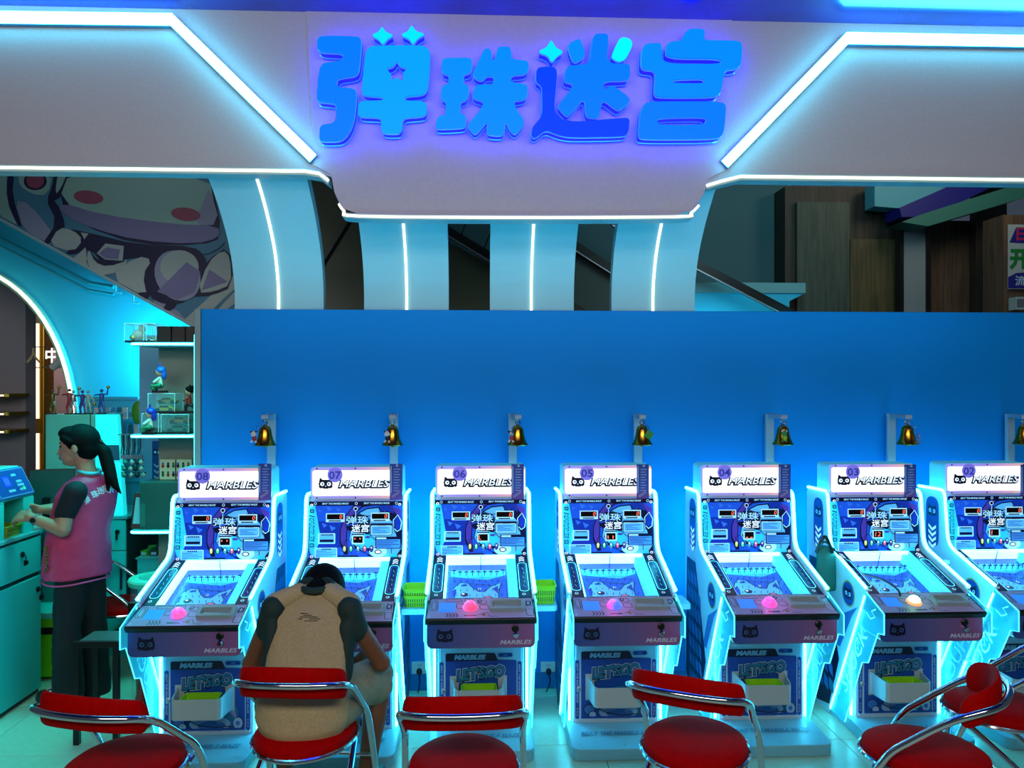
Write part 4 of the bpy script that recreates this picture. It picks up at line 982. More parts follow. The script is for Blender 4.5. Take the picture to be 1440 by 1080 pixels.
def hand(mb, wrist, fwd, side, up, s=1.0, curl=.6, thumb=1):
    """palm plus four unequal curled fingers and a thumb; side points from little finger to thumb"""
    w, f, d, u = Vector(wrist), Vector(fwd).normalized(), Vector(side).normalized(), Vector(up).normalized()
    for k, t in enumerate((-.03, -.01, .01, .03)):
        capsule(mb, w+d*t*.6*s, .014*s, w+f*.075*s+d*t*s, .0125*s, 8)
    for k, (t, L) in enumerate(((-.031, .058), (-.0105, .07), (.0105, .075), (.031, .068))):
        b = w+f*.078*s+d*t*s; a = 0
        r = .0095*s
        for q, part in enumerate((.45, .32, .26)):
            a += curl*(1 if q else .7); e = b+(f*math.cos(a)-u*math.sin(a))*L*part*s*1.15
            capsule(mb, b, r, e, r*.9, 8); b = e; r *= .9
    b = w+f*.02*s+d*.03*s*thumb; e = b+(f*.6+d*.8*thumb-u*.25).normalized()*.036*s; capsule(mb, b, .013*s, e, .011*s, 8)
    e2 = e+(f*.95+d*.2*thumb-u*.35).normalized()*.03*s; capsule(mb, e, .011*s, e2, .009*s, 8)
M_tee = mat('tee_beige', '#b09e78', .8, noise=.10, nscale=120, bump=.15)
M_dkgreen = mat('tee_dark_green', '#10302e', .75)
M_short = mat('shorts_khaki', '#8f9076', .8, noise=.08, nscale=40)
M_print = mat('tee_print', '#3a3430', .8)
M_skinb = mat('skin_boy', '#7a4a2c', .5); M_shoe = mat('shoe_dark', '#1a1c22', .5)
# ---- boy: local frame at the chair seat centre, +y towards the machine, x right
ch = CH['B']; bo = empty('person', (ch.location.x, ch.location.y, 0), math.radians(-3), 'seated boy from behind, beige T-shirt with dark green sleeves, khaki shorts, bent forward', 'person')
hp = (.0, -.03, .50)
tb = MB()   # shirt back
secs = []
for (x, y, z, a, b, ry) in ((.0, -.035, .445, .165, .115, .02), (0, -.045, .50, .183, .125, .03), (.0, -.035, .58, .175, .118, .0), (.0, -.01, .64, .160, .11, 0), (.0, .03, .72, .160, .105, 0), (.0, .075, .80, .160, .098, 0), (.0, .11, .865, .156, .09, 0), (.0, .14, .915, .125, .07, 0), (.0, .165, .942, .07, .05, 0)):
    secs.append(((x, y, z), (a, 0, 0), (0, b*.86, b*.4)))
loft(tb, secs, 28)
shirt = blob(tb, 'shirt', M_tee, bo, .008, 5, .012, .09)
g = MB()
for s in (-1, 1):
    # dark side panels and short sleeves
    g = MB()
    capsule(g, (s*.152, .085, .865), .052, (s*.182, .09, .775), .046)
    capsule(g, (s*.150, .055, .80), .034, (s*.146, .02, .62), .034)
    blob(g, 'sleeve', M_dkgreen, bo, .007, 6, .008, .06)
# light shoulder yokes
g = MB()
for s in (-1, 1):
    g = MB(); capsule(g, (s*.065, .13, .915), .04, (s*.150, .10, .875), .048); blob(g, 'shoulder_yoke', M_tee, bo, .007, 6)
sk = MB()
HD = Vector((.0, .27, .878))
capsule(sk, (.0, .18, .90), .044, HD+Vector((0, -.03, -.02)), .05)
sk.ball(HD, (.074, .09, .095), 16, M=Matrix.Translation((0, 0, 0)))
sk.ball(HD+Vector((.078, .0, -.025)), (.012, .018, .028), 8); sk.ball(HD+Vector((-.078, .0, -.025)), (.012, .018, .028), 8)
sk.ball(HD+Vector((0, .085, -.055)), (.012, .018, .014), 8)
# arms
for s, el, wr in ((-1, (-.258, .13, .63), (-.165, .285, .58)), (1, (.268, .16, .62), (.20, .34, .58))):
    capsule(sk, (s*.182, .09, .79), .040, el, .034); capsule(sk, el, .038, wr, .026)
    hand(sk, wr, (-s*.6, .6, -.25), (0, .3, .9) if s < 0 else (0, .3, .9), (s*.3, .5, .3), .9, .75)
# legs
for s, kn, an in ((-1, (-.22, .34, .50), (-.17, .30, .10)), (1, (.235, .33, .51), (.185, .25, .10))):
    capsule(sk, (s*.10, .02, .49), .078, kn, .056); capsule(sk, kn, .054, ((kn[0]+an[0])/2+s*.005, (kn[1]+an[1])/2-.02, .34), .052); capsule(sk, ((kn[0]+an[0])/2+s*.005, (kn[1]+an[1])/2-.02, .34), .05, an, .034)
    capsule(sk, an, .036, (an[0]+s*.02, an[1]+.12, .045), .03)
blob(sk, 'body', M_skinb, bo, .0065, 4)
sh = MB()
for s, kn in ((-1, (-.20, .30, .515)), (1, (.212, .30, .52))):
    capsule(sh, (s*.09, -.0, .50), .108, kn, .078, 14)
    a = Vector(kn); capsule(sh, (a.x*.9, a.y*.8, .50), .085, (a.x, a.y-.03, a.z-.035), .085)
blob(sh, 'shorts', M_short, bo, .008, 5, .014, .06)
for s in (-1, 1):
    fm = MB(); capsule(fm, (s*.185, .26, .045), .042, (s*.21, .42, .035), .038); blob(fm, 'shoe', M_shoe, bo, .007, 4)
# hair
hm = MB(); hm.ball(HD+Vector((0, -.008, .022)), (.093, .106, .104), 18); capsule(hm, HD+Vector((0, -.05, .01)), .078, HD+Vector((0, -.115, .035)), .050)
for k in range(70):
    a = random.uniform(0, 6.28); e = random.uniform(-.1, 1.4); dv = Vector((math.cos(a)*math.cos(e), math.sin(a)*math.cos(e), math.sin(e)))
    if dv.y > .6: continue
    p = HD+Vector((dv.x*.078, dv.y*.094, dv.z*.09+.018)); capsule(hm, p, .013, p+dv*.006+Vector((.004, -.004, .006)), .005, 6)
blob(hm, 'hair', M_hair, bo, .005, 2)
# collar and print on the back
MB().tube([(.0+.066*math.cos(t), .148+.045*math.sin(t), .940+.012*math.sin(t)) for t in [i*math.pi/12 for i in range(24)]], .015, 6, closed=True).build('collar', M_dkgreen, bo, smooth=True)
pb = MB(); n0 = Vector((0, -.86, .42))
for k, (w, dx, dz) in enumerate(((.035, -.005, .012), (.07, .0, .006), (.09, .003, 0), (.055, .012, -.006), (.03, -.02, .018))):
    pb.box(dx-w*.5, dx+w*.5, -.0715, -.067, .835+dz, .8375+dz, M=None)
pr = pb.build('back_print', M_print, bo)
# shrinkwrap-like placing: raise the print onto the shirt surface by a ray
bpy.context.view_layer.update()
for v in pr.data.vertices:
    hit, loc, nrm, idx = shirt.ray_cast(Vector((v.co.x, -1, v.co.z)), Vector((0, 1, 0)))
    if hit: v.co.y = loc.y-.002
# ---- woman
M_vest = mat('vest_pink', '#cc2a5e', .55, noise=.06, nscale=20); M_trous = mat('trousers_black', '#06070d', .8); M_blk = mat('tee_black', '#080a18', .8)
M_skinw = mat('skin_woman', '#b08066', .5)
C0 = P(112, 820, 4.42)
wo = empty('person', (C0.x, 4.42, 0), 0, 'standing woman in a pink vest and black trousers, long ponytail, hands at the counter', 'person')
def wl(px, py, Y): p = P(px, py, Y); return Vector((p.x-C0.x, Y-4.42, p.z))
FW = Vector((-.86, .5, 0)).normalized(); SD = Vector((-FW.y, FW.x, 0))   # SD: her left... points to the camera side
SD = Vector((-.5, -.86, 0))
vb = MB(); secs = []
for (px, py, rs, rf) in ((108, 808, .185, .155), (109, 780, .182, .15), (112, 745, .172, .14), (118, 715, .172, .125), (124, 693, .175, .108), (127, 676, .135, .085), (127, 667, .075, .062)):
    c = wl(px, py, 4.42); secs.append((c, SD*rs, FW*rf))
loft(vb, secs, 28)
vest = blob(vb, 'vest', M_vest, wo, .008, 5, .02, .12)
hm = MB()
c = wl(108, 812, 4.42)
rg = [c+SD*.176*math.cos(t)+FW*.146*math.sin(t)+Vector((0, 0, .004*math.sin(3*t)-.004)) for t in [i*math.pi/18 for i in range(36)]]
hm.tube(rg, .005, 6, closed=True); hm.build('vest_hem', mat('vest_trim', '#d84a8a', .5), wo, smooth=True)
sl = MB(); nS = wl(106, 692, 4.27); nE = wl(88, 738, 4.24); capsule(sl, nS, .062, wl(92, 722, 4.25), .055); blob(sl, 'tee_sleeve', M_blk, wo, .007, 4); sl = MB()
fS = wl(110, 690, 4.56); capsule(sl, fS, .055, wl(85, 715, 4.60), .05)
blob(sl, 'tee_sleeve', M_blk, wo, .007, 4)
tr = MB()
hips = wl(110, 800, 4.42)
for (kx, ky, kY, ax, ay, aY, hs) in ((94, 885, 4.33, 96, 968, 4.33, 1), (132, 880, 4.50, 134, 965, 4.52, -1)):
    hpj = wl(102 if hs > 0 else 124, 812, 4.36 if hs > 0 else 4.48); k_ = wl(kx, ky, kY); a_ = wl(ax, ay, aY)
    capsule(tr, hpj, .092, k_, .070); capsule(tr, k_, .072, a_, .082); capsule(tr, a_, .082, a_+Vector((0, 0, -.02)), .084)
capsule(tr, hips+SD*.06+Vector((0, 0, .03)), .10, hips-SD*.06+Vector((0, 0, .03)), .10)
blob(tr, 'trousers', M_trous, wo, .009, 4, .012, .08)
for (ax, aY, dx) in ((96, 4.33, -.15), (134, 4.52, -.10)):
    f = MB(); a_ = wl(ax, 960, aY); a_.z = .05; capsule(f, a_+Vector((.03, 0, .0)), .05, a_+Vector((dx, .03, -.01)), .04); capsule(f, a_+Vector((.03, 0, -.02)), .035, a_+Vector((dx, .03, -.022)), .03)
    so_ = blob(f, 'shoe', M_shoe, wo, .007, 3)
    if ax == 96: MB().tube([a_+Vector((dx*.55+.03*math.cos(t), -.0+.03*math.sin(t), .042)) for t in [i*math.pi/5 for i in range(10)]], .004, 5, closed=True).build('shoe_buckle', M_white, so_)
sk = MB()
HW = wl(110, 627, 4.40)
fc = Vector((-.98, -.16, -.06)).normalized(); sd = Vector((.16, -.98, 0)).normalized(); upv = fc.cross(sd).normalized()
if upv.z < 0: upv = -upv
MH = Matrix((fc, sd, upv)).transposed().to_4x4()
def hpnt(a, b, c): return HW+fc*a+sd*b+upv*c
sk.ball(HW, (.092, .072, .10), 18, M=Matrix.Translation(HW) @ MH @ Matrix.Translation(-HW) if 0 else None) if 0 else None
def ob(mb, c, r, n=12): mb.ball((0, 0, 0), 1, n, M=Matrix.Translation(c) @ MH @ Matrix.Diagonal((r[0], r[1], r[2], 1)))
ob(sk, hpnt(0, 0, .01), (.09, .072, .092), 18); ob(sk, hpnt(.048, 0, -.045), (.045, .052, .058), 14)
capsule(sk, hpnt(.04, 0, -.088), .026, hpnt(.070, 0, -.088), .015); capsule(sk, hpnt(.085, 0, .0), .010, hpnt(.102, 0, -.034), .0105)
ob(sk, hpnt(.088, 0, -.036), (.014, .017, .010)); ob(sk, hpnt(.088, 0, -.056), (.010, .018, .006)); ob(sk, hpnt(.085, 0, -.067), (.011, .016, .007))
ob(sk, hpnt(.072, 0, .022), (.018, .05, .014)); ob(sk, hpnt(-.005, .076, -.012), (.016, .009, .028)); ob(sk, hpnt(-.005, -.076, -.012), (.016, .009, .028))
capsule(sk, hpnt(-.015, 0, -.05), .046, wl(125, 672, 4.41), .052)
W1 = wl(42, 727, 4.22); E1 = wl(88, 745, 4.22); capsule(sk, wl(92, 722, 4.25), .046, E1, .040); capsule(sk, E1, .040, W1, .025)
W2_ = wl(58, 716, 4.52); E2 = wl(80, 716, 4.60); capsule(sk, fS, .042, E2, .038); capsule(sk, E2, .038, W2_, .025)
hand(sk, W1, (-.95, .25, .02), (.1, .55, .5), (.1, -.5, .8), .92, .75)
hand(sk, W2_, (-.95, -.1, -.05), (.1, -.5, .6), (.1, .3, .9), .92, .7)
body = blob(sk, 'body', M_skinw, wo, .0052, 3)
b_ = MB()
for s in (1,):
    ob(b_, hpnt(.079, s*.034, .004), (.007, .012, .0045))
b_.build('eye', M_black, wo, smooth=True)
b_ = MB(); b_.tube([hpnt(.086, .015, .022), hpnt(.083, .032, .026), hpnt(.073, .048, .021)], .0028, 5); b_.build('eyebrow', M_hair, wo)
b_ = MB(); ob(b_, hpnt(.096, .004, -.056), (.006, .014, .004)); ob(b_, hpnt(.094, .004, -.065), (.006, .012, .005)); b_.build('lips', mat('lip_red', '#8a3a3c', .4), wo, smooth=True)
hr = MB(); ob(hr, hpnt(-.018, 0, .028), (.100, .083, .096), 18); ob(hr, hpnt(-.045, 0, -.012), (.066, .075, .075), 14); ob(hr, hpnt(.035, 0, .075), (.062, .066, .040), 14)
capsule(hr, hpnt(.055, .05, .05), .022, hpnt(.012, .074, .028), .014)
pt = [wl(138, 624, 4.42), wl(147, 636, 4.41), wl(152, 655, 4.40), wl(157, 672, 4.38), wl(163, 684, 4.37), wl(170, 694, 4.37)]
for i, r in enumerate((.026, .036, .036, .030, .018)): capsule(hr, pt[i], r, pt[i+1], (.036, .036, .030, .018, .005)[i])
capsule(hr, wl(153, 660, 4.41), .03, wl(152, 690, 4.40), .008)
blob(hr, 'hair', M_hair, wo, .006, 3)
MB().tube([wl(139+5*math.cos(t), 624+6*math.sin(t), 4.42+.02*math.sin(t*2)) for t in [i*math.pi/6 for i in range(12)]], .007, 6, closed=True).build('hair_tie', M_black, wo)
MB().tube([hpnt(-.02, 0, -.10)+SD*.058*math.cos(t)+FW*.054*math.sin(t)+Vector((.035, 0, -.040+.012*math.sin(t))) for t in [i*math.pi/10 for i in range(20)]], .009, 6, closed=True).build('collar', mat('collar_cyan', '#4ab8c8', .5), wo, smooth=True)
wt = MB(); ax_ = (E1-W1).normalized(); pc = W1+ax_*.035; q1 = ax_.cross(Vector((0, 0, 1))).normalized(); q2 = ax_.cross(q1)
wt.tube([pc+q1*.029*math.cos(t)+q2*.029*math.sin(t) for t in [i*math.pi/8 for i in range(16)]], .006, 6, closed=True)
w_ = wt.build('watch', M_steel, wo, smooth=True)
wd_ = MB(); wd_.lathe([(.015, 0), (.015, .007), (.012, .009)], n=14, M=Matrix.Translation(pc-q1*.028*-1 if q1.y < 0 else pc-q1*.028) @ (q1 if q1.y < 0 else -q1).to_track_quat('Z', 'X').to_matrix().to_4x4()); wd_.build('watch_face', M_black, w_)
# vest lettering in an arc, laid on the vest by rays
bpy.context.view_layer.update()
for chx, px, py, rot in (('弹', 122, 703, -.45), ('珠', 133, 695, -.35), ('迷', 141, 690, -.2), ('宫', 148, 687, -.05), ('乐', 155, 688, .1)):
    vs, fs = text_geo(chx, .02); o = []
    for v in vs:
        x, y = v.x*9, -v.y*10; xx = px+x*math.cos(rot)-y*math.sin(rot); yy = py+x*math.sin(rot)+y*math.cos(rot)
        o0 = Vector((0, 0, H)); wp = P(xx, yy, 4.0); org = Vector((-C0.x, -4.42, H)); dr_ = (wl(xx, yy, 4.0)-org).normalized()
        hit, loc, nrm, idx = vest.ray_cast(org, dr_)
        o.append((loc+nrm*.002) if hit else wl(xx, yy, 4.3))
    MB().add(o, fs).build('vest_lettering', M_white, wo)
# keys on a lanyard at the front pocket
kb = MB()
kb.tube([wl(66, 768, 4.25), wl(64, 780, 4.24), wl(66, 795, 4.24), wl(63, 806, 4.24)], .004, 5)
for k in range(4): kb.tube([wl(65+k % 2*2, 772+k*9, 4.235)+Vector((.01*math.cos(t), 0, .01*math.sin(t))) for t in [i*math.pi/4 for i in range(8)]], .002, 4, closed=True)
kb.build('key_chain', M_brass, wo)
# ------------------------------------------------------------ counter and left side
M_cabd = mat('cabinet_gap', '#04383c', .6); M_ltop = mat('cabinet_top', '#4ab0b4', .35); M_lock = mat('lock_black', '#10181c', .3)
def lockkeys(parent, loc, rz=0):
    l = MB().lathe([(.016, 0), (.016, .008), (.011, .011)], n=12, M=Matrix.Rotation(math.pi/2, 4, 'Y')).build('lock', M_lock, parent, loc=loc, rot=(0, 0, rz))
    b = MB(); b.tube([(.014, 0, -.002), (.022, 0, -.012), (.02, .004, -.03)], .003, 5); b.prism(rrect(-.012, -.062, .012, -.03, .008), .016, .019, 'x'); b.prism(rrect(.0, -.058, .02, -.036, .006), .021, .024, 'x')
    b.build('keys', M_steel if 0 else M_lock, l)
cx = -2.52
e = empty('counter_cabinet', (cx, 4.3, 0), 0, 'teal metal counter with drawers, under the coin machine', 'cabinet')
MB().box(-1.2, -.012, -.22, .24, .0, .915).build('body', M_cabd, e)
MB().box(-1.2, .012, -.225, .245, .915, .935).build('counter_top', M_ltop, e, bevel=.003)
MB().box(-1.2, .0, .245, .66, .905, .935).build('rear_counter_top', M_ltop, e, bevel=.003)
MB().box(-1.2, -.35, .24, .66, .0, .905).build('rear_body', M_cabd, e)
dr = MB().box(-.012, .006, -.215, .235, .70, .90).build('drawer', M_cab, e, bevel=.003); lockkeys(dr, (.006, .05, .83))
dr = MB().box(-.012, .006, -.215, .235, .03, .675).build('door', M_cab, e, bevel=.003); lockkeys(dr, (.006, .20, .60))
e = empty('machine_column', (cx+.03, 3.95, 0), 0, 'teal cabinet edge with a cyan light line at the left border', 'cabinet')
MB().box(-.6, -.03, -.12, .115, 0, .98).build('body', M_cab, e, bevel=.004)
MB().tube([(-.022, .09, .05), (-.022, .09, .86)], .006, 6).build('light_strip', M_neon, e)
# coin machine
e = empty('coin_counting_machine', (cx-.02, 4.36, .935), 0, 'teal coin counting machine with a tilted blue control panel on the counter', 'machine')
MB().box(-.9, -.16, -.17, .15, 0, .2).box(-.9, .0, -.17, -.125, 0, .2).box(-.9, .0, .05, .15, 0, .2).build('housing', M_cab, e, bevel=.003)
MB().prism([(-.9, .2), (.0, .2), (-.085, .37), (-.9, .37)], -.17, .15).build('upper_housing', M_cab, e, bevel=.004)
MB().box(-.165, -.158, -.12, .045, .005, .195).build('coin_mouth', M_kblk, e)
pv = Vector((.085, 0, -.17)).normalized(); pn_ = pv.cross(Vector((0, 1, 0))).normalized()
if pn_.x < 0: pn_ = -pn_
pc_ = Vector((-.0425, -.01, .285)); b = MB(); qq = [pc_+Vector((0, 1, 0))*a_+pv*b_ for a_, b_ in ((-.158, -.085), (.158, -.085), (.158, .085), (-.158, .085))]
pn = b.add([p+pn_*.001 for p in qq]+[p+pn_*.014 for p in qq], [(3, 2, 1, 0), (4, 5, 6, 7), (0, 1, 5, 4), (1, 2, 6, 5), (2, 3, 7, 6), (3, 0, 4, 7)]).build('control_panel', mat('panel_blue', '#0c58a0', .3, emit=.25), e, bevel=.003)
d = Decal(pc_+pn_*.0145, (0, 1, 0), pv, .001)
d.rect(-150, -76, 150, 76, M_dblue, 1, 12); d.line(rrect(-150, -76, 150, 76, 12), 3, M_dpale, 2, True)
d.rect(-70, -40, -10, 20, mat('panel_screen', '#1030f0', .3, emit=1.5), 3, 4); d.rect(-62, -32, -18, 12, mat('panel_screen2', '#2850ff', .3, emit=1), 4)
for x, y, w in ((20, -48, 44), (40, -8, 50), (36, 14, 60), (-60, 40, 60), (40, 40, 30)): d.rect(x, y, x+w, y+14, M_dpale, 3, 4)
d.ell(82, 44, 12, 12, mat('knob_green', '#40c080', .3, emit=.4), 4)
d.build('panel_print', pn)
basket(cx-.085, 4.325, .936, .15, .14, .06, 'yellow-green basket under the hands of the woman', 'counter baskets', mat('basket_olive', '#9a9a10', .4), math.pi/2)
# monitor
c = P(62, 690, 4.80)
e = empty('monitor', (c.x, 4.82, .935), math.radians(12), 'dark tilted point-of-sale monitor behind the coin machine', 'monitor')
MB().box(-.12, .14, -.012, .012, .09, .32).build('screen_frame', M_black, e, bevel=.004, rot=(-.30, 0, 0))
MB().box(-.11, .13, -.0135, -.0125, .10, .31).build('screen', mat('screen_grey', '#123c3a', .5, spec=.2), e, rot=(-.30, 0, 0))
MB().box(-.02, .02, .0, .03, .0, .14).build('neck', M_black, e); MB().box(-.09, .09, -.08, .08, 0, .015).build('foot', M_black, e, bevel=.004)
# dark gap cabinet and green bin
c = P(66, 900, 4.72)
e = empty('storage_crate', (c.x, 4.80, 0), 0, 'bright green crate on the floor under the counter gap', 'crate')
MB().box(-.16, .16, -.10, .12, .02, .38).build('crate_body', mat('crate_green', '#6ad818', .45), e, bevel=.01)
MB().box(-.17, .17, -.11, .13, .37, .41).build('crate_rim', mat('crate_rim', '#58c8b8', .4), e, bevel=.006)
MB().box(-.05, .05, -.108, -.10, .28, .32).build('handle_slot', M_kblk, e)
# back run of cabinets
x0 = P(10, 700, 5.15).x; x1 = P(181, 700, 5.1).x
e = empty('back_cabinet', ((x0+x1)/2, 5.26, 0), 0, 'teal lockable cabinet row behind the woman', 'cabinet')
w_ = (x1-x0)/2
MB().box(-w_, w_, -.18, .3, .08, .90).build('body', M_cabd, e); MB().box(-w_, w_, -.15, .3, 0, .08).build('plinth', M_cab, e)
MB().box(-w_-.01, w_+.01, -.20, .3, .90, .92).build('counter_top', M_ltop, e, bevel=.003)
n = 3
for k in range(n):
    a = -w_+k*2*w_/n+.004; b2 = -w_+(k+1)*2*w_/n-.004
    q = MB().box(a, b2, -.195, -.18, .70, .895).build('drawer', M_cab, e, bevel=.002)
    l = MB().lathe([(.014, 0), (.014, .01)], n=12, M=Matrix.Rotation(math.pi/2, 4, 'X')).build('lock', M_lock, q, loc=(b2-.05, -.195, .82))
    MB().box(-.006, .006, -.018, -.012, -.05, -.008).build('key', M_lock, l)
    q = MB().box(a, b2, -.195, -.18, .09, .695).build('door', M_cab, e, bevel=.002)
    MB().box(b2-.03, b2-.02, -.21, -.195, .45, .60).build('handle', M_lock, q)
# kiosk
c = P(118, 740, 5.14); xa = P(63, 583, 5.12).x; xb = P(140, 583, 5.12).x; xc = P(166, 583, 5.10).x; xd = P(176, 735, 5.10).x
ztop = P(118, 583, 5.10).z
e = empty('kiosk', ((xa+xb)/2, 5.24, .92), 0, 'tall pale kiosk with a bright cyan front and small screen behind the woman', 'kiosk')
ox = (xa+xb)/2; hh = ztop-.92
MB().box(xa-ox, xb-ox, -.12, .22, 0, hh).build('body', mat('kiosk_grey', '#5fb0a4', .45), e, bevel=.01)
MB().box(xb-ox-.06, xb-ox-.055, -.123, -.12, 0, hh).build('seam', M_cabd, e)
fr = MB().prism([(xb-ox-.01, 0), (xd-ox, 0), (xc-ox, hh), (xb-ox-.01, hh)], -.16, -.10).build('cyan_front', mat('kiosk_cyan', '#1ce0e8', .35, emit=.75), e, bevel=.008)
sc_ = MB().prism([(xb-ox+.03, hh*.55), (xd-ox-.025, hh*.55), (xd-ox-.03, hh*.7), (xb-ox+.03, hh*.7)], -.166, -.16).build('screen', mat('kiosk_screen', '#2c5870', .2), fr)
MB().ball((xb-ox+.07, -.15, hh*.26), (.045, .02, .06), 12).build('lamp_glow', M_light, fr, smooth=True)
# yellow bag
c = P(76, 680, 5.02); e = empty('plastic_bag', (c.x, 5.02, .93), 0, 'crumpled yellow plastic bag beside the monitor', 'bag')
b = MB(); b.ball((0, 0, .12), (.06, .05, .11), 10); b.ball((.03, 0, .17), (.035, .03, .08), 8)
for i, v in enumerate(b.v): b.v[i] = tuple(Vector(v)*(1+random.uniform(-.1, .1)))
b.build('bag_body', mat('bag_yellow', '#b8c010', .3, alpha=.9), e)
# teal wall with arch, diagonal top, mural above it
YT = 6.2
def tp(px, py, Y=YT): p = P(px, py, Y); return (p.x, p.z)
arch = []
for i in range(0, 19):
    t = math.radians(-8+i*98/18); arch.append((-60+165*math.cos(t), 600-225*math.sin(t)))
arch = [(108, 800)]+[p for p in arch if p[1] < 700]
outer = [tp(230, 800), tp(283, 800)]+[tp(300, 200)]+[tp(-160, 200)]+[tp(-160, 370)]+[tp(*p) for p in reversed(arch)]
struct('wall_left', MB().prism(outer, YT, YT+.25), M_teal)
ap = [P(x, y, YT-.012) for x, y in arch[1:]]
ap = [ap[0]+Vector((.02, 0, -1.2))]+ap
ar = struct('trim_6', MB().tube(ap, .035, 8), mat('arch_edge', '#8fc0b0', .4))
MB().tube([p+Vector((.006, -.035, .004)) for p in ap], .011, 6).build('light_strip', mat('arch_led', (1, .9, .6), .4, emit=6, ecol=(1, .92, .62)), ar)
# inner mauve wall, gold pillar, shelves, sign on glass
struct('wall_inner', MB().box(P(-40, 0, 8).x-1, P(230, 0, 8).x, 8.0, 8.1, 0, 3.6), mat('mauve_paint', '#a08c96', .6))
a = P(-30, 600, 6.55); b2 = P(36, 600, 6.55)
struct('wall_partition', MB().box(a.x-.5, b2.x, 6.55, 6.7, 0, 3.2), mat('mauve_grey_paint', '#8d8a94', .6))
M_gold = mat('gold_metal', '#c8a040', .25, .9)
a = P(38, 600, 6.9); b2 = P(62, 600, 6.9)
e = empty('gold_pillar', ((a.x+b2.x)/2, 6.98, 0), 0, 'shiny gold pillar with a light line seen through the arch', 'pillar')
h_ = P(40, 455, 6.9).z
MB().box(a.x-(a.x+b2.x)/2, b2.x-(a.x+b2.x)/2, -.08, .08, 0, h_).build('shaft', M_gold, e, bevel=.008)
MB().tube([(.02, -.085, .1), (.02, -.085, h_)], .012, 6).build('light_strip', M_warm, e)
MB().box(-.11, .11, -.10, .10, h_, h_+.12).build('capital', mat('beige_cap', '#d0c8a0', .5), e)
MB().box(-.0, .05, -.10, -.08, 1.35, 1.48).build('latch', M_gold, e, bevel=.004)
for k, (y, lb) in enumerate(((556, 'uppermost thin gold shelf at the left border'), (582, 'middle thin gold shelf at the left border'), (607, 'lowest thin gold shelf at the left border'))):
    p = P(17, y, 6.3); q = P(-40, y, 6.3)
    e = MB().prism(roundpoly([(q.x-p.x, -.06), (0, -.06), (0, .24), (q.x-p.x, .24)], [0, .04, 0, 0]), -.014, .014, 'z').build('wall_shelf', M_gold, None, loc=(p.x, 6.3, p.z), bevel=.003)
    MB().tube([(q.x-p.x, -.063, -.0), (-.03, -.063, -.0)], .007, 5).build('light_strip', M_warm, e)
    tag(e, lb, 'shelf', 'gold shelves at the left border')
p = P(52, 505, 6.5); e = empty('glass_lettering', p, 0, 'white Chinese lettering hanging inside the arch', 'sign')
for chx, px, w in (('人', 47, .11), ('中', 73, .10)):
    q = P(px, 500, 6.5); vs, fs = text_geo(chx, .02)
    MB().add([(q.x-p.x+v.x*w, 0, q.z-p.z+v.y*.12) for v in vs], fs).build('character', M_light if px > 60 else mat('lettering_brass', '#b8a878', .4), e)
MB().tube([(-.10, 0, .10), (.2, 0, .10)], .004, 5).build('rail', M_steel, e); MB().tube([(-.10, 0, -.07), (.2, 0, -.07)], .004, 5).build('rail', M_steel, e)
p = P(80, 512, 6.45); e = empty('track_spotlight', p, 0, 'small white spotlight under the lettering inside the arch', 'lamp')
MB().lathe([(.03, -.05), (.032, .05), (.02, .06)], n=12, M=Matrix.Rotation(.9, 4, 'Y')).build('lamp_head', M_white, e); MB().tube([(0, 0, .03), (0, 0, .12)], .008, 6).build('stem', M_white, e)
# pipes along the diagonal
YM = 5.75
for k, (dy, r) in enumerate(((0, .018), (10, .012))):
    e = MB().tube([P(-20, 318+dy+8, 6.12), P(125, 398+dy, 6.12), P(160, 404+dy, 6.12)], r, 8).build('pipe', mat('pipe_teal', '#2a9cac', .4))
    tag(e, ('thick teal pipe running down along the wall under the mural', 'thin teal pipe below the thick one under the mural')[k], 'pipe')
for k, (px, py) in enumerate(((163, 405), (188, 420))):
    e = MB().tube([P(px, py-14, 6.2), P(px, py-14, 6.14), P(px, py+6, 6.14), P(px+8, py+7, 6.14)], .008, 6).build('pipe_bracket', M_lip)
    tag(e, ('left small hanging bracket under the mural edge', 'right small hanging bracket under the mural edge')[k], 'bracket')
# mural board (abstract cartoon shapes, no face)
def mp(px, py): p = P(px, py, YM); return (p.x, p.z)
mo_ = P(150, 300, YM)
e = empty('mural', mo_, 0, 'slanting mural of pale, lilac and navy rounded shapes above the teal wall', 'mural')
outl = [(-60, 275), (283, 465), (340, 465), (340, 225), (-60, 225)]
MB().prism([(mp(*p)[0]-mo_.x, mp(*p)[1]-mo_.z) for p in outl], .0, .05).build('board', mat('mural_ground', '#5a94a0', .6), e)
k = (YM/math.cos(A0))/F*1.03
import_ = None
m_navy = mat('mural_navy', '#0a0c3c', .6); m_pale = mat('mural_pale', '#7ea6a4', .6); m_lil = mat('mural_lilac', '#6a6c98', .6); m_bl = mat('mural_blue', '#3c7494', .6); m_pink = mat('mural_pink', '#84405c', .6); m_gr = mat('mural_grey', '#94a4a8', .6); m_l2 = mat('mural_lilac_pale', '#8088a8', .6)
lay = MB(); mats_ = [m_navy, m_pale, m_lil, m_bl, m_pink, m_gr, m_l2]
Z5 = lambda pts: [(x/2.88, 230+y/2.88) for x, y in pts]
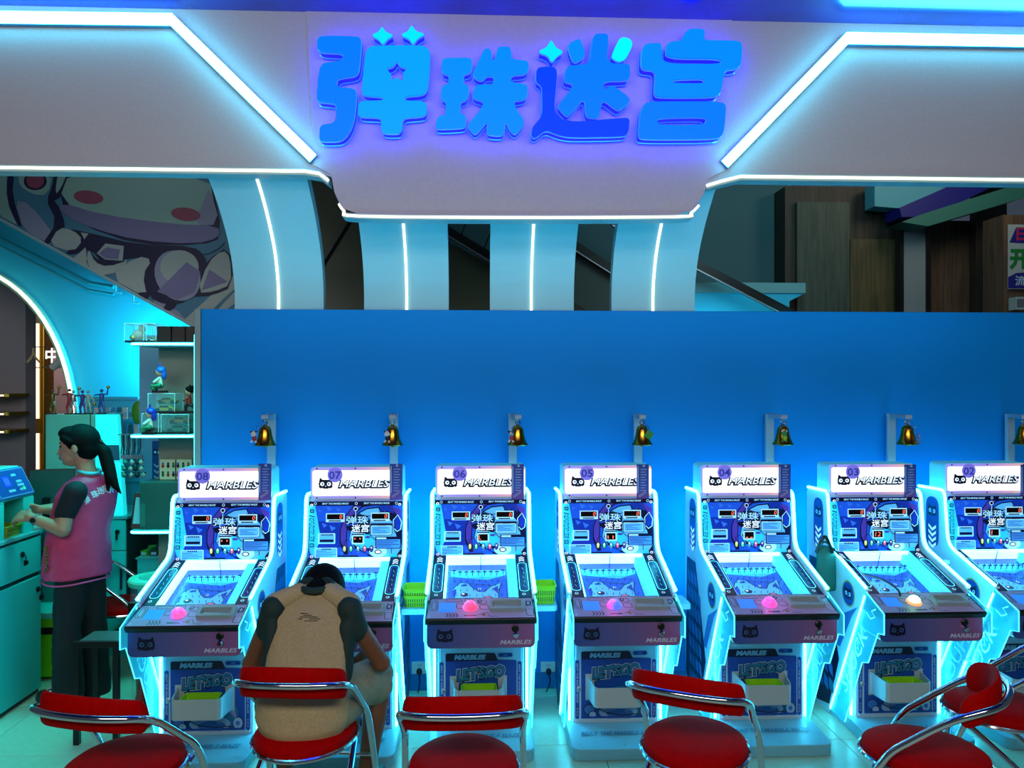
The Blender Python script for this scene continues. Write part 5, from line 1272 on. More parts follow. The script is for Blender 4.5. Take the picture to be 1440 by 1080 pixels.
def inclip(pts):   # clip to the board outline (right of the slanting edge, above its right end)
    def clip(ps, f):
        o = []
        for i in range(len(ps)):
            a, b = ps[i-1], ps[i]; fa, fb = f(a), f(b)
            if (fa >= 0) != (fb >= 0): t = fa/(fa-fb); o.append((a[0]+(b[0]-a[0])*t, a[1]+(b[1]-a[1])*t))
            if fb >= 0: o.append(b)
        return o
    for f in (lambda p: -(p[1]-(308+p[0]*.5548)), lambda p: 340-p[0], lambda p: p[0]+60, lambda p: p[1]-226, lambda p: 465-p[1]):
        pts = clip(pts, f)
        if len(pts) < 3: return []
    return pts
def mpoly(pts, m, l, sm=1):
    pts = inclip(chaikin(Z5(pts), sm, .25) if sm else Z5(pts))
    if len(pts) >= 3: lay.add([(mp(*p)[0]-mo_.x, -.002-l*.0012, mp(*p)[1]-mo_.z) for p in pts], [tuple(range(len(pts)))], mats_.index(m))
mpoly([(-20, 20), (1000, 20), (1000, 700), (800, 700), (-20, 220)], m_bl, 0, 0)
mpoly([(-20, 40), (30, 40), (50, 160), (90, 260), (-20, 200)], m_pale, 1)
mpoly([(30, 40), (60, 40), (50, 130), (95, 260), (70, 250), (28, 150)], m_navy, 2)
mpoly([(60, 150), (120, 160), (230, 300), (180, 320), (90, 260)], m_l2, 2)
mpoly([(75, 40), (215, 40), (195, 130), (130, 125), (80, 90)], m_pale, 3)
mpoly([(x*47+145, y*37+76) if 0 else (145+47*math.cos(t), 72+37*math.sin(t)) for t in [i*math.pi/9 for i in range(18)] for x, y in ((0, 0),)], m_navy, 4, 0)
mpoly([(145+36*math.cos(t), 70+32*math.sin(t)) for t in [i*math.pi/9 for i in range(18)]], m_pink, 5, 0)
mpoly([(220, 40), (290, 40), (265, 110), (235, 150), (190, 150), (215, 90)], m_navy, 4); mpoly([(236, 40), (274, 40), (250, 100), (225, 130)], m_pale, 5)
mpoly([(185, 140), (230, 150), (270, 250), (250, 270), (200, 330), (170, 330), (235, 240)], m_navy, 5)
mpoly([(290, 30), (850, 30), (905, 300), (820, 330), (560, 330), (330, 250), (235, 160)], m_navy, 3)
mpoly([(285, 30), (845, 30), (885, 250), (720, 250), (420, 215), (240, 155)], m_pale, 6)
mpoly([(240, 155), (420, 210), (720, 248), (885, 252), (895, 300), (790, 328), (560, 312), (380, 265), (260, 210)], m_lil, 7)
mpoly([(850, 90), (895, 250), (780, 250), (830, 150)], m_l2, 8)
for cx_, cy_ in ((358, 138), (751, 207)): mpoly([(cx_+60*math.cos(t)+4, cy_+27*math.sin(t)+6*math.cos(t)) for t in [i*math.pi/10 for i in range(20)]], m_pink, 9, 0)
mpoly([(250, 260), (360, 280), (560, 330), (800, 335), (800, 380), (650, 440), (600, 560), (560, 560), (570, 440), (620, 390), (540, 380), (420, 410), (370, 345), (300, 370), (260, 365), (330, 320)], m_navy, 6)
mpoly([(240, 260), (300, 270), (340, 310), (300, 360), (200, 330)], m_gr, 7)
mpoly([(330, 280), (362, 285), (345, 308)], m_gr, 8, 0)
mpoly([(300, 385), (350, 340), (360, 420), (330, 400)], m_gr, 8, 0)
mpoly([(362, 340), (380, 390), (450, 410), (540, 385), (440, 465), (350, 420)], m_gr, 8)
mpoly([(440, 460), (560, 375), (620, 390), (580, 450), (600, 545)], m_gr, 8)
mpoly([(395, 365), (430, 325), (505, 335), (500, 395), (430, 390)], m_gr, 9, 0); mpoly([(405, 365), (435, 340), (490, 350), (482, 390), (430, 385)], m_lil, 10, 0)
mpoly([(370, 345), (385, 385), (440, 405), (530, 390), (440, 420), (385, 400)], m_navy, 10)
mpoly([(590, 440), (680, 340), (800, 340), (845, 400), (830, 480), (760, 560), (680, 575), (600, 540)], m_navy, 9)
mpoly([(722+92*math.cos(t)+16*math.sin(t), 455+102*math.sin(t)) for t in [i*math.pi/12 for i in range(24)]], m_l2, 10, 0)
mpoly([(730+78*math.cos(t), 420+68*math.sin(t)) for t in [i*math.pi/12 for i in range(24)]], m_gr, 11, 0)
mpoly([(640, 520), (760, 400), (815, 440), (790, 520), (720, 550)], m_lil, 13, 0)
mpoly([(800, 345), (910, 310), (905, 335), (830, 375)], m_bl, 10)
mpoly([(830, 400), (935, 330), (945, 500), (860, 535), (770, 540)], m_navy, 8)
mpoly([(845, 400), (905, 350), (935, 380), (940, 490), (870, 520), (800, 525)], m_gr, 10)
mpoly([(850, 430), (925, 480), (820, 515)], m_lil, 11, 0)
mpoly([(960, 440), (960, 500), (790, 660), (740, 640)], m_gr, 4, 0); mpoly([(960, 510), (960, 560), (860, 640), (830, 650)], m_gr, 4, 0)
mpoly([(660, 590), (680, 560), (730, 545), (700, 600)], m_navy, 6); mpoly([(600, 545), (700, 570), (800, 690), (700, 640)], m_l2, 3)
lay.build('painted_shapes', mats_, e)
MB().tube([Vector((mp(*p)[0]-mo_.x, -.002, mp(*p)[1]-mo_.z)) for p in ((-60, 275), (283, 465))], .012, 6).build('edge_strip', M_lip, e)
# ------------------------------------------------------------ shelf unit beside the blue wall
xl, xr = P(182, 500, 4.75).x, P(277, 500, 4.75).x; xm = P(228, 500, 4.95).x
e = empty('display_shelving', (xr, 4.9, 0), 0, 'white display shelving with cyan-lit edges beside the blue wall', 'shelving')
MB().box(xm-xr-.05, .04, .12, .16, 0, P(0, 470, 5.0).z).build('back_panel', mat('shelf_back', '#8a9c90', .5), e)
MB().tube([(-.005, -.17, .2), (-.005, -.17, P(0, 470, 4.75).z)], .006, 6).build('light_strip', M_edge, e)
ZS = {}
for nm, py, l in (('top', 482, 182), ('mid', 612, 182), ('low', 747, 182)):
    z = P(200, py, 4.74).z; ZS[nm] = z
    sp = roundpoly([(xl-xr, -.16), (0, -.16), (0, .14), (xl-xr+.05, .14)], [.05, 0, 0, .04], 5)
    sh = MB().prism(sp, z-.018, z+.004, 'z').build('shelf', mat('shelf_board', '#60b0b4', .4), e)
    MB().tube([(a_, b_+(-.002), z-.007) for a_, b_ in sp[1:7]]+[(0, -.162, z-.007)], .007, 6).build('light_strip', M_neon, sh)
    MB().tube([(sp[0][0], sp[0][1]+.02, z-.007), (sp[-1][0], sp[-1][1], z-.007)], .005, 6).build('light_strip', M_edge, sh)
M_case = M_acryl
def car(name_e, c, col, L=.13):
    b = MB(); w = .05
    pr = [(-.5, .02), (.5, .02), (.5, .13), (.36, .17), (.22, .28), (-.2, .28), (-.34, .16), (-.5, .13)]
    b.prism([(x*L, z*L) for x, z in pr], -w/2, w/2); o = b.build('toy_car', mat('toy_'+col[1:], col, .3), None, loc=c, bevel=.003)
    for sx_ in (-.3, .3):
        for sy_ in (-1, 1): MB().lathe([(.11*L, -.004), (.11*L, .004)], n=10, M=Matrix.Rotation(math.pi/2, 4, 'X')).build('wheel', M_black, o, loc=(sx_*L, sy_*w/2, .05*L))
    MB().prism([(x*L, z*L) for x, z in [(-.26, .17), (.26, .17), (.18, .26), (-.17, .26)]], -w/2-.001, w/2+.001).build('windows', M_black, o)
    return tag(o, name_e, 'toy car', 'toy cars in clear cases')
def case(c, w, dpt, h, label):
    e = empty('display_case', c, 0, label, 'display case', 'clear display cases on the shelving')
    MB().box(-w/2, w/2, -dpt/2, dpt/2, .012, h).build('cover', M_case, e); MB().box(-w/2, w/2, -dpt/2, dpt/2, 0, .012).build('base', M_black, e)
    b = MB()
    for x in (-w/2, w/2):
        for y in (-dpt/2, dpt/2): b.tube([(x, y, .01), (x, y, h)], .0018, 4)
    b.tube([(-w/2, -dpt/2, h), (w/2, -dpt/2, h), (w/2, dpt/2, h), (-w/2, dpt/2, h)], .0018, 4, closed=True); b.build('edges', M_white, e)
zt = ZS['top']+.004
for px, lb, w in ((197, 'clear display case with a pale pink figure on the top shelf, leftmost', .13), (217, 'clear display case with white toy on the top shelf, beside the leftmost', .075)):
    c = P(px, 480, 4.84); case((c.x, 4.84, zt), w, .13, .115, lb)
c = P(195, 470, 4.84); b = MB(); b.ball((0, 0, .035), (.04, .03, .035), 10); b.ball((.02, 0, .075), (.022, .02, .026), 10)
e = empty('toy_figure', (c.x, 4.84, zt+.012), 0, 'pale pink toy creature inside the leftmost top-shelf case', 'figure'); b.build('body', mat('toy_pink', '#c89a90', .5), e, smooth=True); MB().ball((-.03, -.01, .02), (.02, .02, .02), 8).build('shell', M_brass, e, smooth=True)
c = P(217, 470, 4.84); car('white toy car inside the second case on the top shelf', (c.x, 4.84, zt+.012), '#c8d8c8', .07)
for px, w, lb in ((237, .10, 'dark box on the top shelf, left one'), (256, .10, 'dark box on the top shelf, middle one'), (271, .06, 'dark box on the top shelf, touching the grey post')):
    c = P(px, 470, 4.84); o = MB().box(-w/2*.95, w/2*.95, -.06, .06, 0, .10).build('dark_box', M_black, None, loc=(c.x, 4.84, zt), bevel=.003); MB().box(-w/2*.96, w/2*.96, -.061, .061, .08, .086).build('lid_line', M_lock, o); tag(o, lb, 'box', 'dark boxes on the top shelf')
zm = ZS['mid']+.004
c = P(218, 600, 4.84); case((c.x, 4.84, zm), .10, .14, .125, 'clear display case beside the blue-haired figure on the middle shelf'); car('green toy car in the left case on the middle shelf', (c.x, 4.84, zm+.012), '#285848', .09)
c = P(252, 600, 4.84); case((c.x, 4.84, zm), .165, .14, .12, 'long clear case with a dark green car on the middle shelf'); car('dark green toy car with yellow stripes in the long lower case', (c.x, 4.84, zm+.012), '#2c6a50', .15)
car('yellow toy car above the dark green one in the long lower case', (c.x, 4.86, zm+.065), '#a08a20', .13)
z2 = zm+.127
c = P(233, 560, 4.84); case((c.x, 4.84, z2), .16, .13, .12, 'clear case with two yellow cars stacked above the long case'); car('yellow toy car at the bottom of the upper case', (c.x, 4.84, z2+.012), '#b09018', .13); car('dark yellow toy car on top of the other in the upper case', (c.x+.005, 4.86, z2+.062), '#8a7414', .12)
c = P(262, 580, 4.84); o = MB().box(-.075, .075, -.06, .06, 0, .012).build('display_plate', M_black, None, loc=(P(262, 0, 4.84).x-.0, 4.84, z2+.0)); tag(o, 'black display plate under the running black-haired figurine', 'plate')
M_fskin = mat('toy_skin', '#c89878', .5)
def figurine(c, hair, top, bottom, label, s=1.0, base=True, pose=0, rz=0):
    e = empty('figurine', c, rz, label, 'figurine', 'painted figurines on the shelving')
    z0 = .012*s if base else 0
    if base: MB().box(-.035*s, .035*s, -.03*s, .03*s, 0, z0).build('base', M_black, e)
    b = MB()
    if pose == 0:   # seated, legs forward
        for k in (-1, 1): capsule(b, (0, k*.015*s, z0+.03*s), .016*s, (-.035*s, k*.02*s, z0+.025*s), .013*s, 8); capsule(b, (-.035*s, k*.02*s, z0+.025*s), .012*s, (-.03*s, k*.02*s, z0+.008*s), .010*s, 8)
    else:
        capsule(b, (0, 0, z0+.05*s), .013*s, (-.018*s, 0, z0+.03*s), .012*s, 8); capsule(b, (-.018*s, 0, z0+.03*s), .011*s, (-.02*s, 0, z0+.006*s), .009*s, 8)
        capsule(b, (0, 0, z0+.05*s), .013*s, (.02*s, 0, z0+.035*s), .012*s, 8); capsule(b, (.02*s, 0, z0+.035*s), .011*s, (.034*s, 0, z0+.018*s), .008*s, 8)
    b.build('legs', bottom, e, smooth=True); zb = z0+(.035 if pose == 0 else .055)*s
    b = MB(); capsule(b, (0, 0, zb), .017*s, (0, 0, zb+.035*s), .015*s, 10)
    for k in (-1, 1): capsule(b, (0, k*.018*s, zb+.035*s), .008*s, (-.022*s, k*.03*s, zb+.015*s), .007*s, 8)
    b.build('torso', top, e, smooth=True)
    h = MB().ball((0, 0, zb+.073*s), (.027*s, .027*s, .027*s), 14).build('head', M_fskin, e, smooth=True)
    for k in (-1, 1): MB().ball((-.024*s, k*.010*s, zb+.073*s), (.004*s, .005*s, .006*s), 8).build('eye', M_black, h, smooth=True)
    b = MB(); b.ball((.006*s, 0, zb+.082*s), (.029*s, .030*s, .026*s), 12)
    if pose == 0: b.ball((.022*s, 0, zb+.058*s), (.016*s, .02*s, .03*s), 10); b.tube([(.0, 0, zb+.105*s), (-.004*s, 0, zb+.12*s), (.006*s, 0, zb+.128*s)], [.005*s, .006*s, .002*s], 6)
    else:
        for k in range(7): a = k*.9; b.tube([(.01*s, 0, zb+.09*s), (.012*s+.028*s*math.cos(a), .02*s*math.sin(a*2), zb+.092*s+.024*s*abs(math.sin(a)))], [.010*s, .002*s], 6)
    b.build('hair', hair, e, smooth=True); return e
M_hb = mat('toy_hair_blue', '#1c5cc0', .4); M_hv = mat('toy_hair_violet', '#1a2898', .4); M_tg = mat('toy_green', '#1f6a48', .5); M_tw = mat('toy_cream', '#d8d0b8', .5); M_tr = mat('toy_red', '#a82820', .5)
figurine((P(225, 560, 4.80).x, 4.80, z2+.126), M_hb, M_tw, M_tg, 'seated blue-haired figurine with topknot on top of the car case', 1.05)
figurine((P(207, 600, 4.72).x, 4.76, zm), M_hv, M_tw, M_tg, 'seated violet-haired figurine at the left of the middle shelf', 1.05)
figurine((P(264, 580, 4.80).x, 4.82, z2+.012), M_hair, M_tr, M_kblk, 'running black-haired figurine in a red waistcoat beside the grey post', .95, False, 1)
# low shelf goods
zl_ = ZS['low']+.004
c = P(232, 745, 4.84); e = empty('storage_box', (c.x, 4.86, zl_), 0, 'dark green upright box on the lowest lit shelf', 'box')
hB = P(0, 677, 4.84).z-zl_
MB().box(-.125, .125, -.09, .09, 0, hB).build('body', mat('box_darkgreen', '#0f5048', .5), e, bevel=.006)
MB().box(-.12, -.09, -.0925, -.09, .02, hB*.55).build('label_strip', mat('box_green2', '#1c6a60', .5), e)
for k, px in enumerate((241, 262)):
    p = P(px, 675, 4.93); o = MB().box(-.052, .052, -.03, .03, 0, P(px, 645, 4.93).z-(zl_+hB)).build('figure_pack', mat('pack_cream', '#c8d0a8', .5), None, loc=(p.x, 4.91, zl_+hB+.001), bevel=.002)
    d = Decal((p.x*0, -.0305, 0), (1, 0, 0), (0, 0, -1), .001)
    for i in range(3):
        for j in range(2): d.ell(-32+i*32, -30-j*55, 9, 12, (M_tg, M_tr, M_kblk)[(i+j+k) % 3], 1); d.ell(-32+i*32, -46-j*55, 7, 7, (M_kblk, M_tg, M_hb)[(i+2*j) % 3], 1)
    d.build('pack_print', o)
    tag(o, ('left cream box printed with small figures above the dark green box', 'right cream box printed with small figures above the dark green box')[k], 'box', 'cream printed boxes')
c = P(200, 745, 4.80); e = empty('tablet', (P(194, 700, 4.82).x, 4.80, zl_), .3, 'black framed tablet leaning on the left of the dark green box', 'tablet')
MB().box(-.035, .035, -.006, .006, 0, .22).build('frame', M_black, e, bevel=.003, rot=(-.15, .1, 0)); MB().box(-.024, .024, -.0075, -.006, .03, .19).build('screen', mat('tablet_screen', '#4ab8c0', .3), e, rot=(-.15, .1, 0))
# blue banner on wall behind, with the cat mark
p = P(221, 640, 5.6); e = empty('banner', p, 0, 'narrow navy banner with cat mark and chevrons behind the shelving', 'banner')
zt2 = P(221, 620, 5.6).z-p.z; zb2 = P(221, 720, 5.6).z-p.z
MB().box(-.035*1.0, .035, 0, .01, zb2, zt2).build('sheet', M_dblue, e)
d = Decal((0, -.001, zt2), (1, 0, 0), (0, 0, -1), .001); cat(d, 0, 80, 62, M_navy, M_hblue, 1)
for k in range(4): d.poly([(-22, 160+k*42), (0, 178+k*42), (22, 160+k*42), (22, 174+k*42), (0, 194+k*42), (-22, 174+k*42)], M_dpale, 1)
d.build('banner_print', e)
struct('wall_shelf_side', MB().box(P(196, 0, 5.62).x, P(232, 0, 5.62).x, 5.62, 5.7, 0, P(0, 530, 5.62).z+.3), mat('pale_blue_paint', '#6ab4dc', .5))
# pegboard with hanging goods
pa, pb_ = P(118, 560, 5.75), P(200, 560, 5.75)
e = empty('pegboard', ((pa.x+pb_.x)/2, 5.78, 0), 0, 'cyan slatted pegboard with hanging packets behind the kiosk', 'pegboard')
hw = (pb_.x-pa.x)/2; zt3 = P(0, 558, 5.75).z
MB().box(-hw, hw, 0, .02, .3, zt3).build('board', mat('peg_cyan', '#34b8d4', .45), e)
for k in range(12): MB().box(-hw, hw, -.008, 0, zt3-.03-k*.055, zt3-.022-k*.055).build('slat', mat('peg_slat', '#1c8cac', .45), e)
pk = [M_white, mat('pack_cyan', '#58d0e0', .5), M_dpale, mat('pack_blue', '#3c90c8', .5), mat('pack_teal', '#1c7080', .5)]
WHP = ['topmost row', 'second row', 'third row']
for r_ in range(3):
    for c_ in range(8):
        px = 136+c_*8; py = 573+r_*24
        q = P(px, py, 5.70)
        o = MB().box(-.016, .016, -.004, .004, -.085, 0).build('hanging_packet', pk[(r_*3+c_) % 5], None, loc=q)
        MB().tube([(0, .0, -.004), (0, .07, .0)], .002, 4).build('hook', M_steel, o); MB().box(-.012, .012, -.0046, -.004, -.07, -.035).build('packet_label', pk[(r_+c_+2) % 5], o)
        tag(o, '%s packet on the pegboard, %s, %s' % (('white', 'cyan', 'pale blue', 'blue', 'teal')[(r_*3+c_) % 5], WHP[r_], ('leftmost', 'second from the left', 'third from the left', 'fourth from the left', 'fourth from the right', 'third from the right', 'second from the right', 'rightmost')[c_]), 'packet', 'hanging packets, %s' % WHP[r_])
q = P(193, 580, 5.66); o = MB().ball((0, 0, 0), (.04, .015, .085), 10).build('green_pouch', mat('pouch_green', '#4c9a20', .4), None, loc=q, smooth=True); MB().tube([(0, 0, .08), (0, .03, .11)], .003, 5).build('hook', M_steel, o); tag(o, 'bright green pouch hanging at the right end of the pegboard', 'pouch')
mcable = mat('lanyard_dark', '#2a4048', .5)
ORD = ['leftmost', 'second', 'third', 'fourth', 'fifth', 'sixth', 'seventh', 'eighth', 'ninth', 'tenth', 'eleventh', 'twelfth']
for k in range(12):
    q = P(171+k*2.6, 612, 5.0); o = MB().tube([(0, 0, .0), (.003, 0, -.07), (-.003, 0, -.13+random.uniform(-.01, .02))], .004, 5).build('lanyard', (mcable, M_lock, M_steel)[k % 3], None, loc=(q.x, 5.0, q.z))
    MB().box(-.006, .006, -.003, .003, -.15, -.125).build('clip', M_steel, o)
    tag(o, 'thin lanyard, %s of the row left of the lit shelves' % (ORD[k]+(' from the left' if k else '')), 'lanyard', 'row of hanging lanyards')
e = empty('hanging_rail', P(186, 611, 5.03), 0, 'thin steel rail holding the lanyards and keychains', 'rail'); MB().tube([(-.09, 0, 0), (.10, 0, 0)], .004, 6).build('bar', M_steel, e)
for k in range(12):
    px = 176+(k % 4)*8+random.uniform(-2, 2); py = 650+(k//4)*9
    q = P(px, py, 4.98); e = empty('plush_keychain', q, 0, '%s plush keychain, %s row of the cluster by the shelves, %s from the left' % (('teal', 'grey', 'dark green', 'pale')[k % 4], ('top', 'middle', 'bottom')[k//4], ('first', 'second', 'third', 'fourth')[k % 4]), 'keychain', 'cluster of plush keychains')
    MB().ball((0, 0, 0), (.016, .014, .017), 10).build('body', (mat('plush_teal', '#2c8078', .7), M_grey, M_dkgreen, mat('plush_pale', '#8cc0b8', .7))[k % 4], e, smooth=True)
    for s_ in (-1, 1): MB().ball((s_*.011, 0, .014), .006, 6).build('ear', M_dkgreen, e, smooth=True)
    MB().tube([(0, 0, .015), (0, .01, .04)], .0015, 4).build('cord', M_steel, e)
# basketball players on the kiosk
def player(px, metal, arm, label, s=1.0, ball=True):
    q = P(px, 583, 5.18); e = empty('player_statuette', (q.x, 5.18, ztop), 0, label, 'statuette', 'player statuettes on the kiosk')
    b = MB(); capsule(b, (0, 0, .085*s), .013*s, (0, 0, .125*s), .015*s, 8); b.ball((0, 0, .155*s), .011*s, 8)
    capsule(b, (-.004*s, 0, .085*s), .010*s, (-.016*s, 0, .045*s), .008*s, 6); capsule(b, (-.016*s, 0, .045*s), .007*s, (-.012*s, 0, .014*s), .006*s, 6)
    capsule(b, (.004*s, 0, .085*s), .010*s, (.014*s, 0, .05*s), .008*s, 6); capsule(b, (.014*s, 0, .05*s), .007*s, (.018*s, 0, .014*s), .006*s, 6)
    capsule(b, (.014*s, 0, .13*s), .006*s, (.035*s, 0, .13*s if arm else .10*s), .005*s, 6); capsule(b, (.035*s, 0, .13*s if arm else .10*s), .005*s, (.04*s, 0, .165*s if arm else .085*s), .004*s, 6)
    capsule(b, (-.014*s, 0, .13*s), .006*s, (-.045*s, 0, .125*s), .005*s, 6)
    b.build('body', metal, e, smooth=True); MB().lathe([(.03*s, 0), (.03*s, .008*s)], n=14).build('base', M_acryl if metal is M_brass else M_kblk, e)
    if ball: MB().ball((.042*s, 0, .178*s) if arm else (.042*s, 0, .07*s), .011*s, 8).build('ball', M_brass, e, smooth=True)
mb_ = mat('bronze', '#6a6030', .4, .6)
player(74, mb_, 1, 'bronze player statuette with arms spread, leftmost on the kiosk', 1.0)
player(98, M_kred, 0, 'player statuette in a dark red shirt on the kiosk', 1.02, False); player(103, M_steel, 1, 'silver player statuette right beside the dark red one', .95)
player(116, M_hv if 0 else mat('shirt_violet', '#3a2c80', .5), 0, 'player statuette in violet in the middle of the kiosk', .95, False); player(124, M_grey, 0, 'grey player statuette, second from the right on the kiosk', .95)
player(143, M_dblue, 1, 'player statuette in blue raising a ball, rightmost on the kiosk', 1.0)
# low goods cabinet under the lit shelf
c0_, c1_ = P(183, 800, 5.0).x, P(228, 800, 5.0).x
e = empty('low_cabinet', ((c0_+c1_)/2, 5.22, 0), 0, 'teal low cabinet with open goods tray under the lowest lit shelf', 'cabinet')
w_ = (c1_-c0_)/2; hz_ = P(0, 800, 4.86).z
MB().box(-w_, w_, -.12, .2, 0, hz_).build('body', M_cab, e, bevel=.004); MB().box(-w_-.005, w_+.005, -.13, .2, hz_, hz_+.01).build('glass_top', M_ltop, e)
for k in range(8):
    q = (-w_+.03+k % 4*.055, -.05+(k//4)*.09, hz_+.01); 
    o = MB().box(-.024, .024, -.03, .03, 0, .035+.01*(k % 3)).build('snack_pack', (mat('snack_green', '#5a9a20', .4), M_dkgreen, mat('snack_yellow', '#a0a818', .4), M_tg)[k % 4], None, loc=((c0_+c1_)/2+q[0], 5.22+q[1], q[2]), rot=(0, 0, random.uniform(-.3, .3)), bevel=.004)
    MB().box(-.016, .016, -.0305, -.03, .008, .026).build('pack_label', M_dpale, o)
    tag(o, '%s pack, %s row of the goods tray below the shelving, %s' % (('light green', 'dark green', 'yellow', 'deep green')[k % 4], ('front', 'back')[k//4], ('leftmost', 'second from left', 'third from left', 'rightmost')[k % 4]), 'snack pack', 'packs in the goods tray')
# transparent tub, side table, red bag
c = P(222, 830, 4.42)
e = empty('clear_tub', (c.x, 4.42, 0), 0, 'tall clear round tub with a pale green ring lid beside machine 08', 'tub')
zt4 = P(222, 806, 4.5).z
MB().lathe([(.125, 0), (.13, .01), (.14, zt4-.03)], n=28).build('tub_wall', M_acryl, e, smooth=True)
b = MB(); n = 32; vs = []
for r_, z in ((.15, zt4-.035), (.155, zt4-.01), (.148, zt4), (.10, zt4+.004), (.094, zt4-.005), (.094, zt4-.03)): vs += [(r_*math.cos(2*math.pi*j/n), r_*math.sin(2*math.pi*j/n), z) for j in range(n)]
b.add(vs, [(i*n+j, i*n+(j+1) % n, (i+1)*n+(j+1) % n, (i+1)*n+j) for i in range(5) for j in range(n)]).build('ring_lid', mat('lid_green', '#48c8a8', .35), e, smooth=True)
b = MB()
for k in range(60): a = random.uniform(0, 6.28); r_ = .105*math.sqrt(random.random()); b.ball((r_*math.cos(a), r_*math.sin(a), .35+random.random()*.12), random.uniform(.014, .022), 6, m=k % 3)
b.lathe([(.11, .02), (.12, .38)], n=20, m=0)
o = b.build('capsules', [mat('capsule_brown', '#5a4a30', .5), M_kred, M_tg], e, smooth=True); tag(o, kind='stuff')
c = P(145, 915, 3.98)
e = empty('side_table', (c.x, 4.0, 0), 0, 'low black metal side table with a grey top, left of machine 08', 'table')
wl_ = P(110, 915, 3.9).x-c.x; wr_ = P(172, 915, 3.9).x-c.x; zt5 = P(145, 907, 3.85).z
MB().box(wl_, wr_+.08, -.14, .06, zt5-.01, zt5+.005).build('table_top', mat('table_grey', '#56605c', .3), e, bevel=.004)
MB().box(wl_, wr_+.12, -.155, -.135, zt5-.012, zt5+.018).build('front_rail', M_black, e, bevel=.003)
for x, y in ((wl_+.015, -.14), (wl_+.015, .05), (wr_-.01, -.14), (wr_+.06, .05)): MB().box(x-.013, x+.013, y-.013, y+.013, 0, zt5).build('leg', M_black, e)
MB().box(wr_-.03, wr_+.0, .03, .055, zt5, zt5+.15).build('back_post', M_black, e); MB().box(wr_-.03, wr_+.08, .025, .055, zt5+.13, zt5+.155).build('back_rail', M_black, e)
c = P(193, 975, 3.95)
e = empty('red_bag', (c.x+.0, 4.15, 0), 0, 'rounded dark red bag with a pale disc on the floor beside machine 08', 'bag')
b = MB(); capsule(b, (0, 0, .09), .10, (0, 0, .17), .075, 18); b.build('bag_body', mat('bag_red', '#9a0c14', .3), e, smooth=True)
MB().lathe([(.048, 0), (.048, .006)], n=24, M=Matrix.Rotation(math.pi/2, 4, 'X')).build('disc', mat('disc_pale', '#9cc8cc', .4), e, loc=(.03, -.097, .10)); MB().tube(smoothpath([(-.05, 0, .235), (-.03, 0, .27), (.03, 0, .27), (.05, 0, .235)], 5), .007, 6).build('handle', M_kblk, e)
# ------------------------------------------------------------ right background above the blue wall
def slab(name, x0, x1, ytop, ybot, Y, m, kind='structure', th=.1, **k):
    a, b2 = P(x0, ytop, Y), P(x1, ybot, Y)
    o = MB().box(a.x, b2.x, Y, Y+th, b2.z, a.z).build(name, m, **k); return tag(o, kind=kind) if kind else o
def woodmat(name, c1, c2):
    m = bpy.data.materials.new(name); m.use_nodes = True; nt = m.node_tree; b = nt.nodes['Principled BSDF']
    tc = nt.nodes.new('ShaderNodeTexCoord'); mp_ = nt.nodes.new('ShaderNodeMapping'); n = nt.nodes.new('ShaderNodeTexNoise'); r = nt.nodes.new('ShaderNodeValToRGB')
    mp_.inputs['Scale'].default_value = (14, 14, .9); n.inputs['Scale'].default_value = 2.2; n.inputs['Detail'].default_value = 6; n.inputs['Distortion'].default_value = .6
    nt.links.new(tc.outputs['Object'], mp_.inputs[0]); nt.links.new(mp_.outputs[0], n.inputs['Vector']); nt.links.new(n.outputs['Fac'], r.inputs[0]); nt.links.new(r.outputs[0], b.inputs['Base Color'])
    r.color_ramp.elements[0].color = (*lin(c1), 1); r.color_ramp.elements[0].position = .3; r.color_ramp.elements[1].color = (*lin(c2), 1); r.color_ramp.elements[1].position = .7
    b.inputs['Roughness'].default_value = .55; return m
M_w1 = woodmat('wood_dark', '#221e1c', '#40352c'); M_w2 = woodmat('wood_olive', '#38341e', '#5c5030'); M_w3 = woodmat('wood_green_grey', '#2c3a34', '#465248'); M_w4 = woodmat('wood_brown', '#40322a', '#6a5240')
M_olive = mat('atrium_glass_olive', '#444c38', .35, noise=.12, nscale=1.5); M_tgrey = mat('atrium_wall_teal', '#2f5e68', .6)
struct('wall_back_hall', MB().box(-6, P(1112, 0, 8.3).x, 8.3, 8.4, 0, 6.5), M_tgrey)
struct('ceiling_hall', MB().box(-6, 12, 4.3, 9.5, 6.4, 6.5), M_kblk)
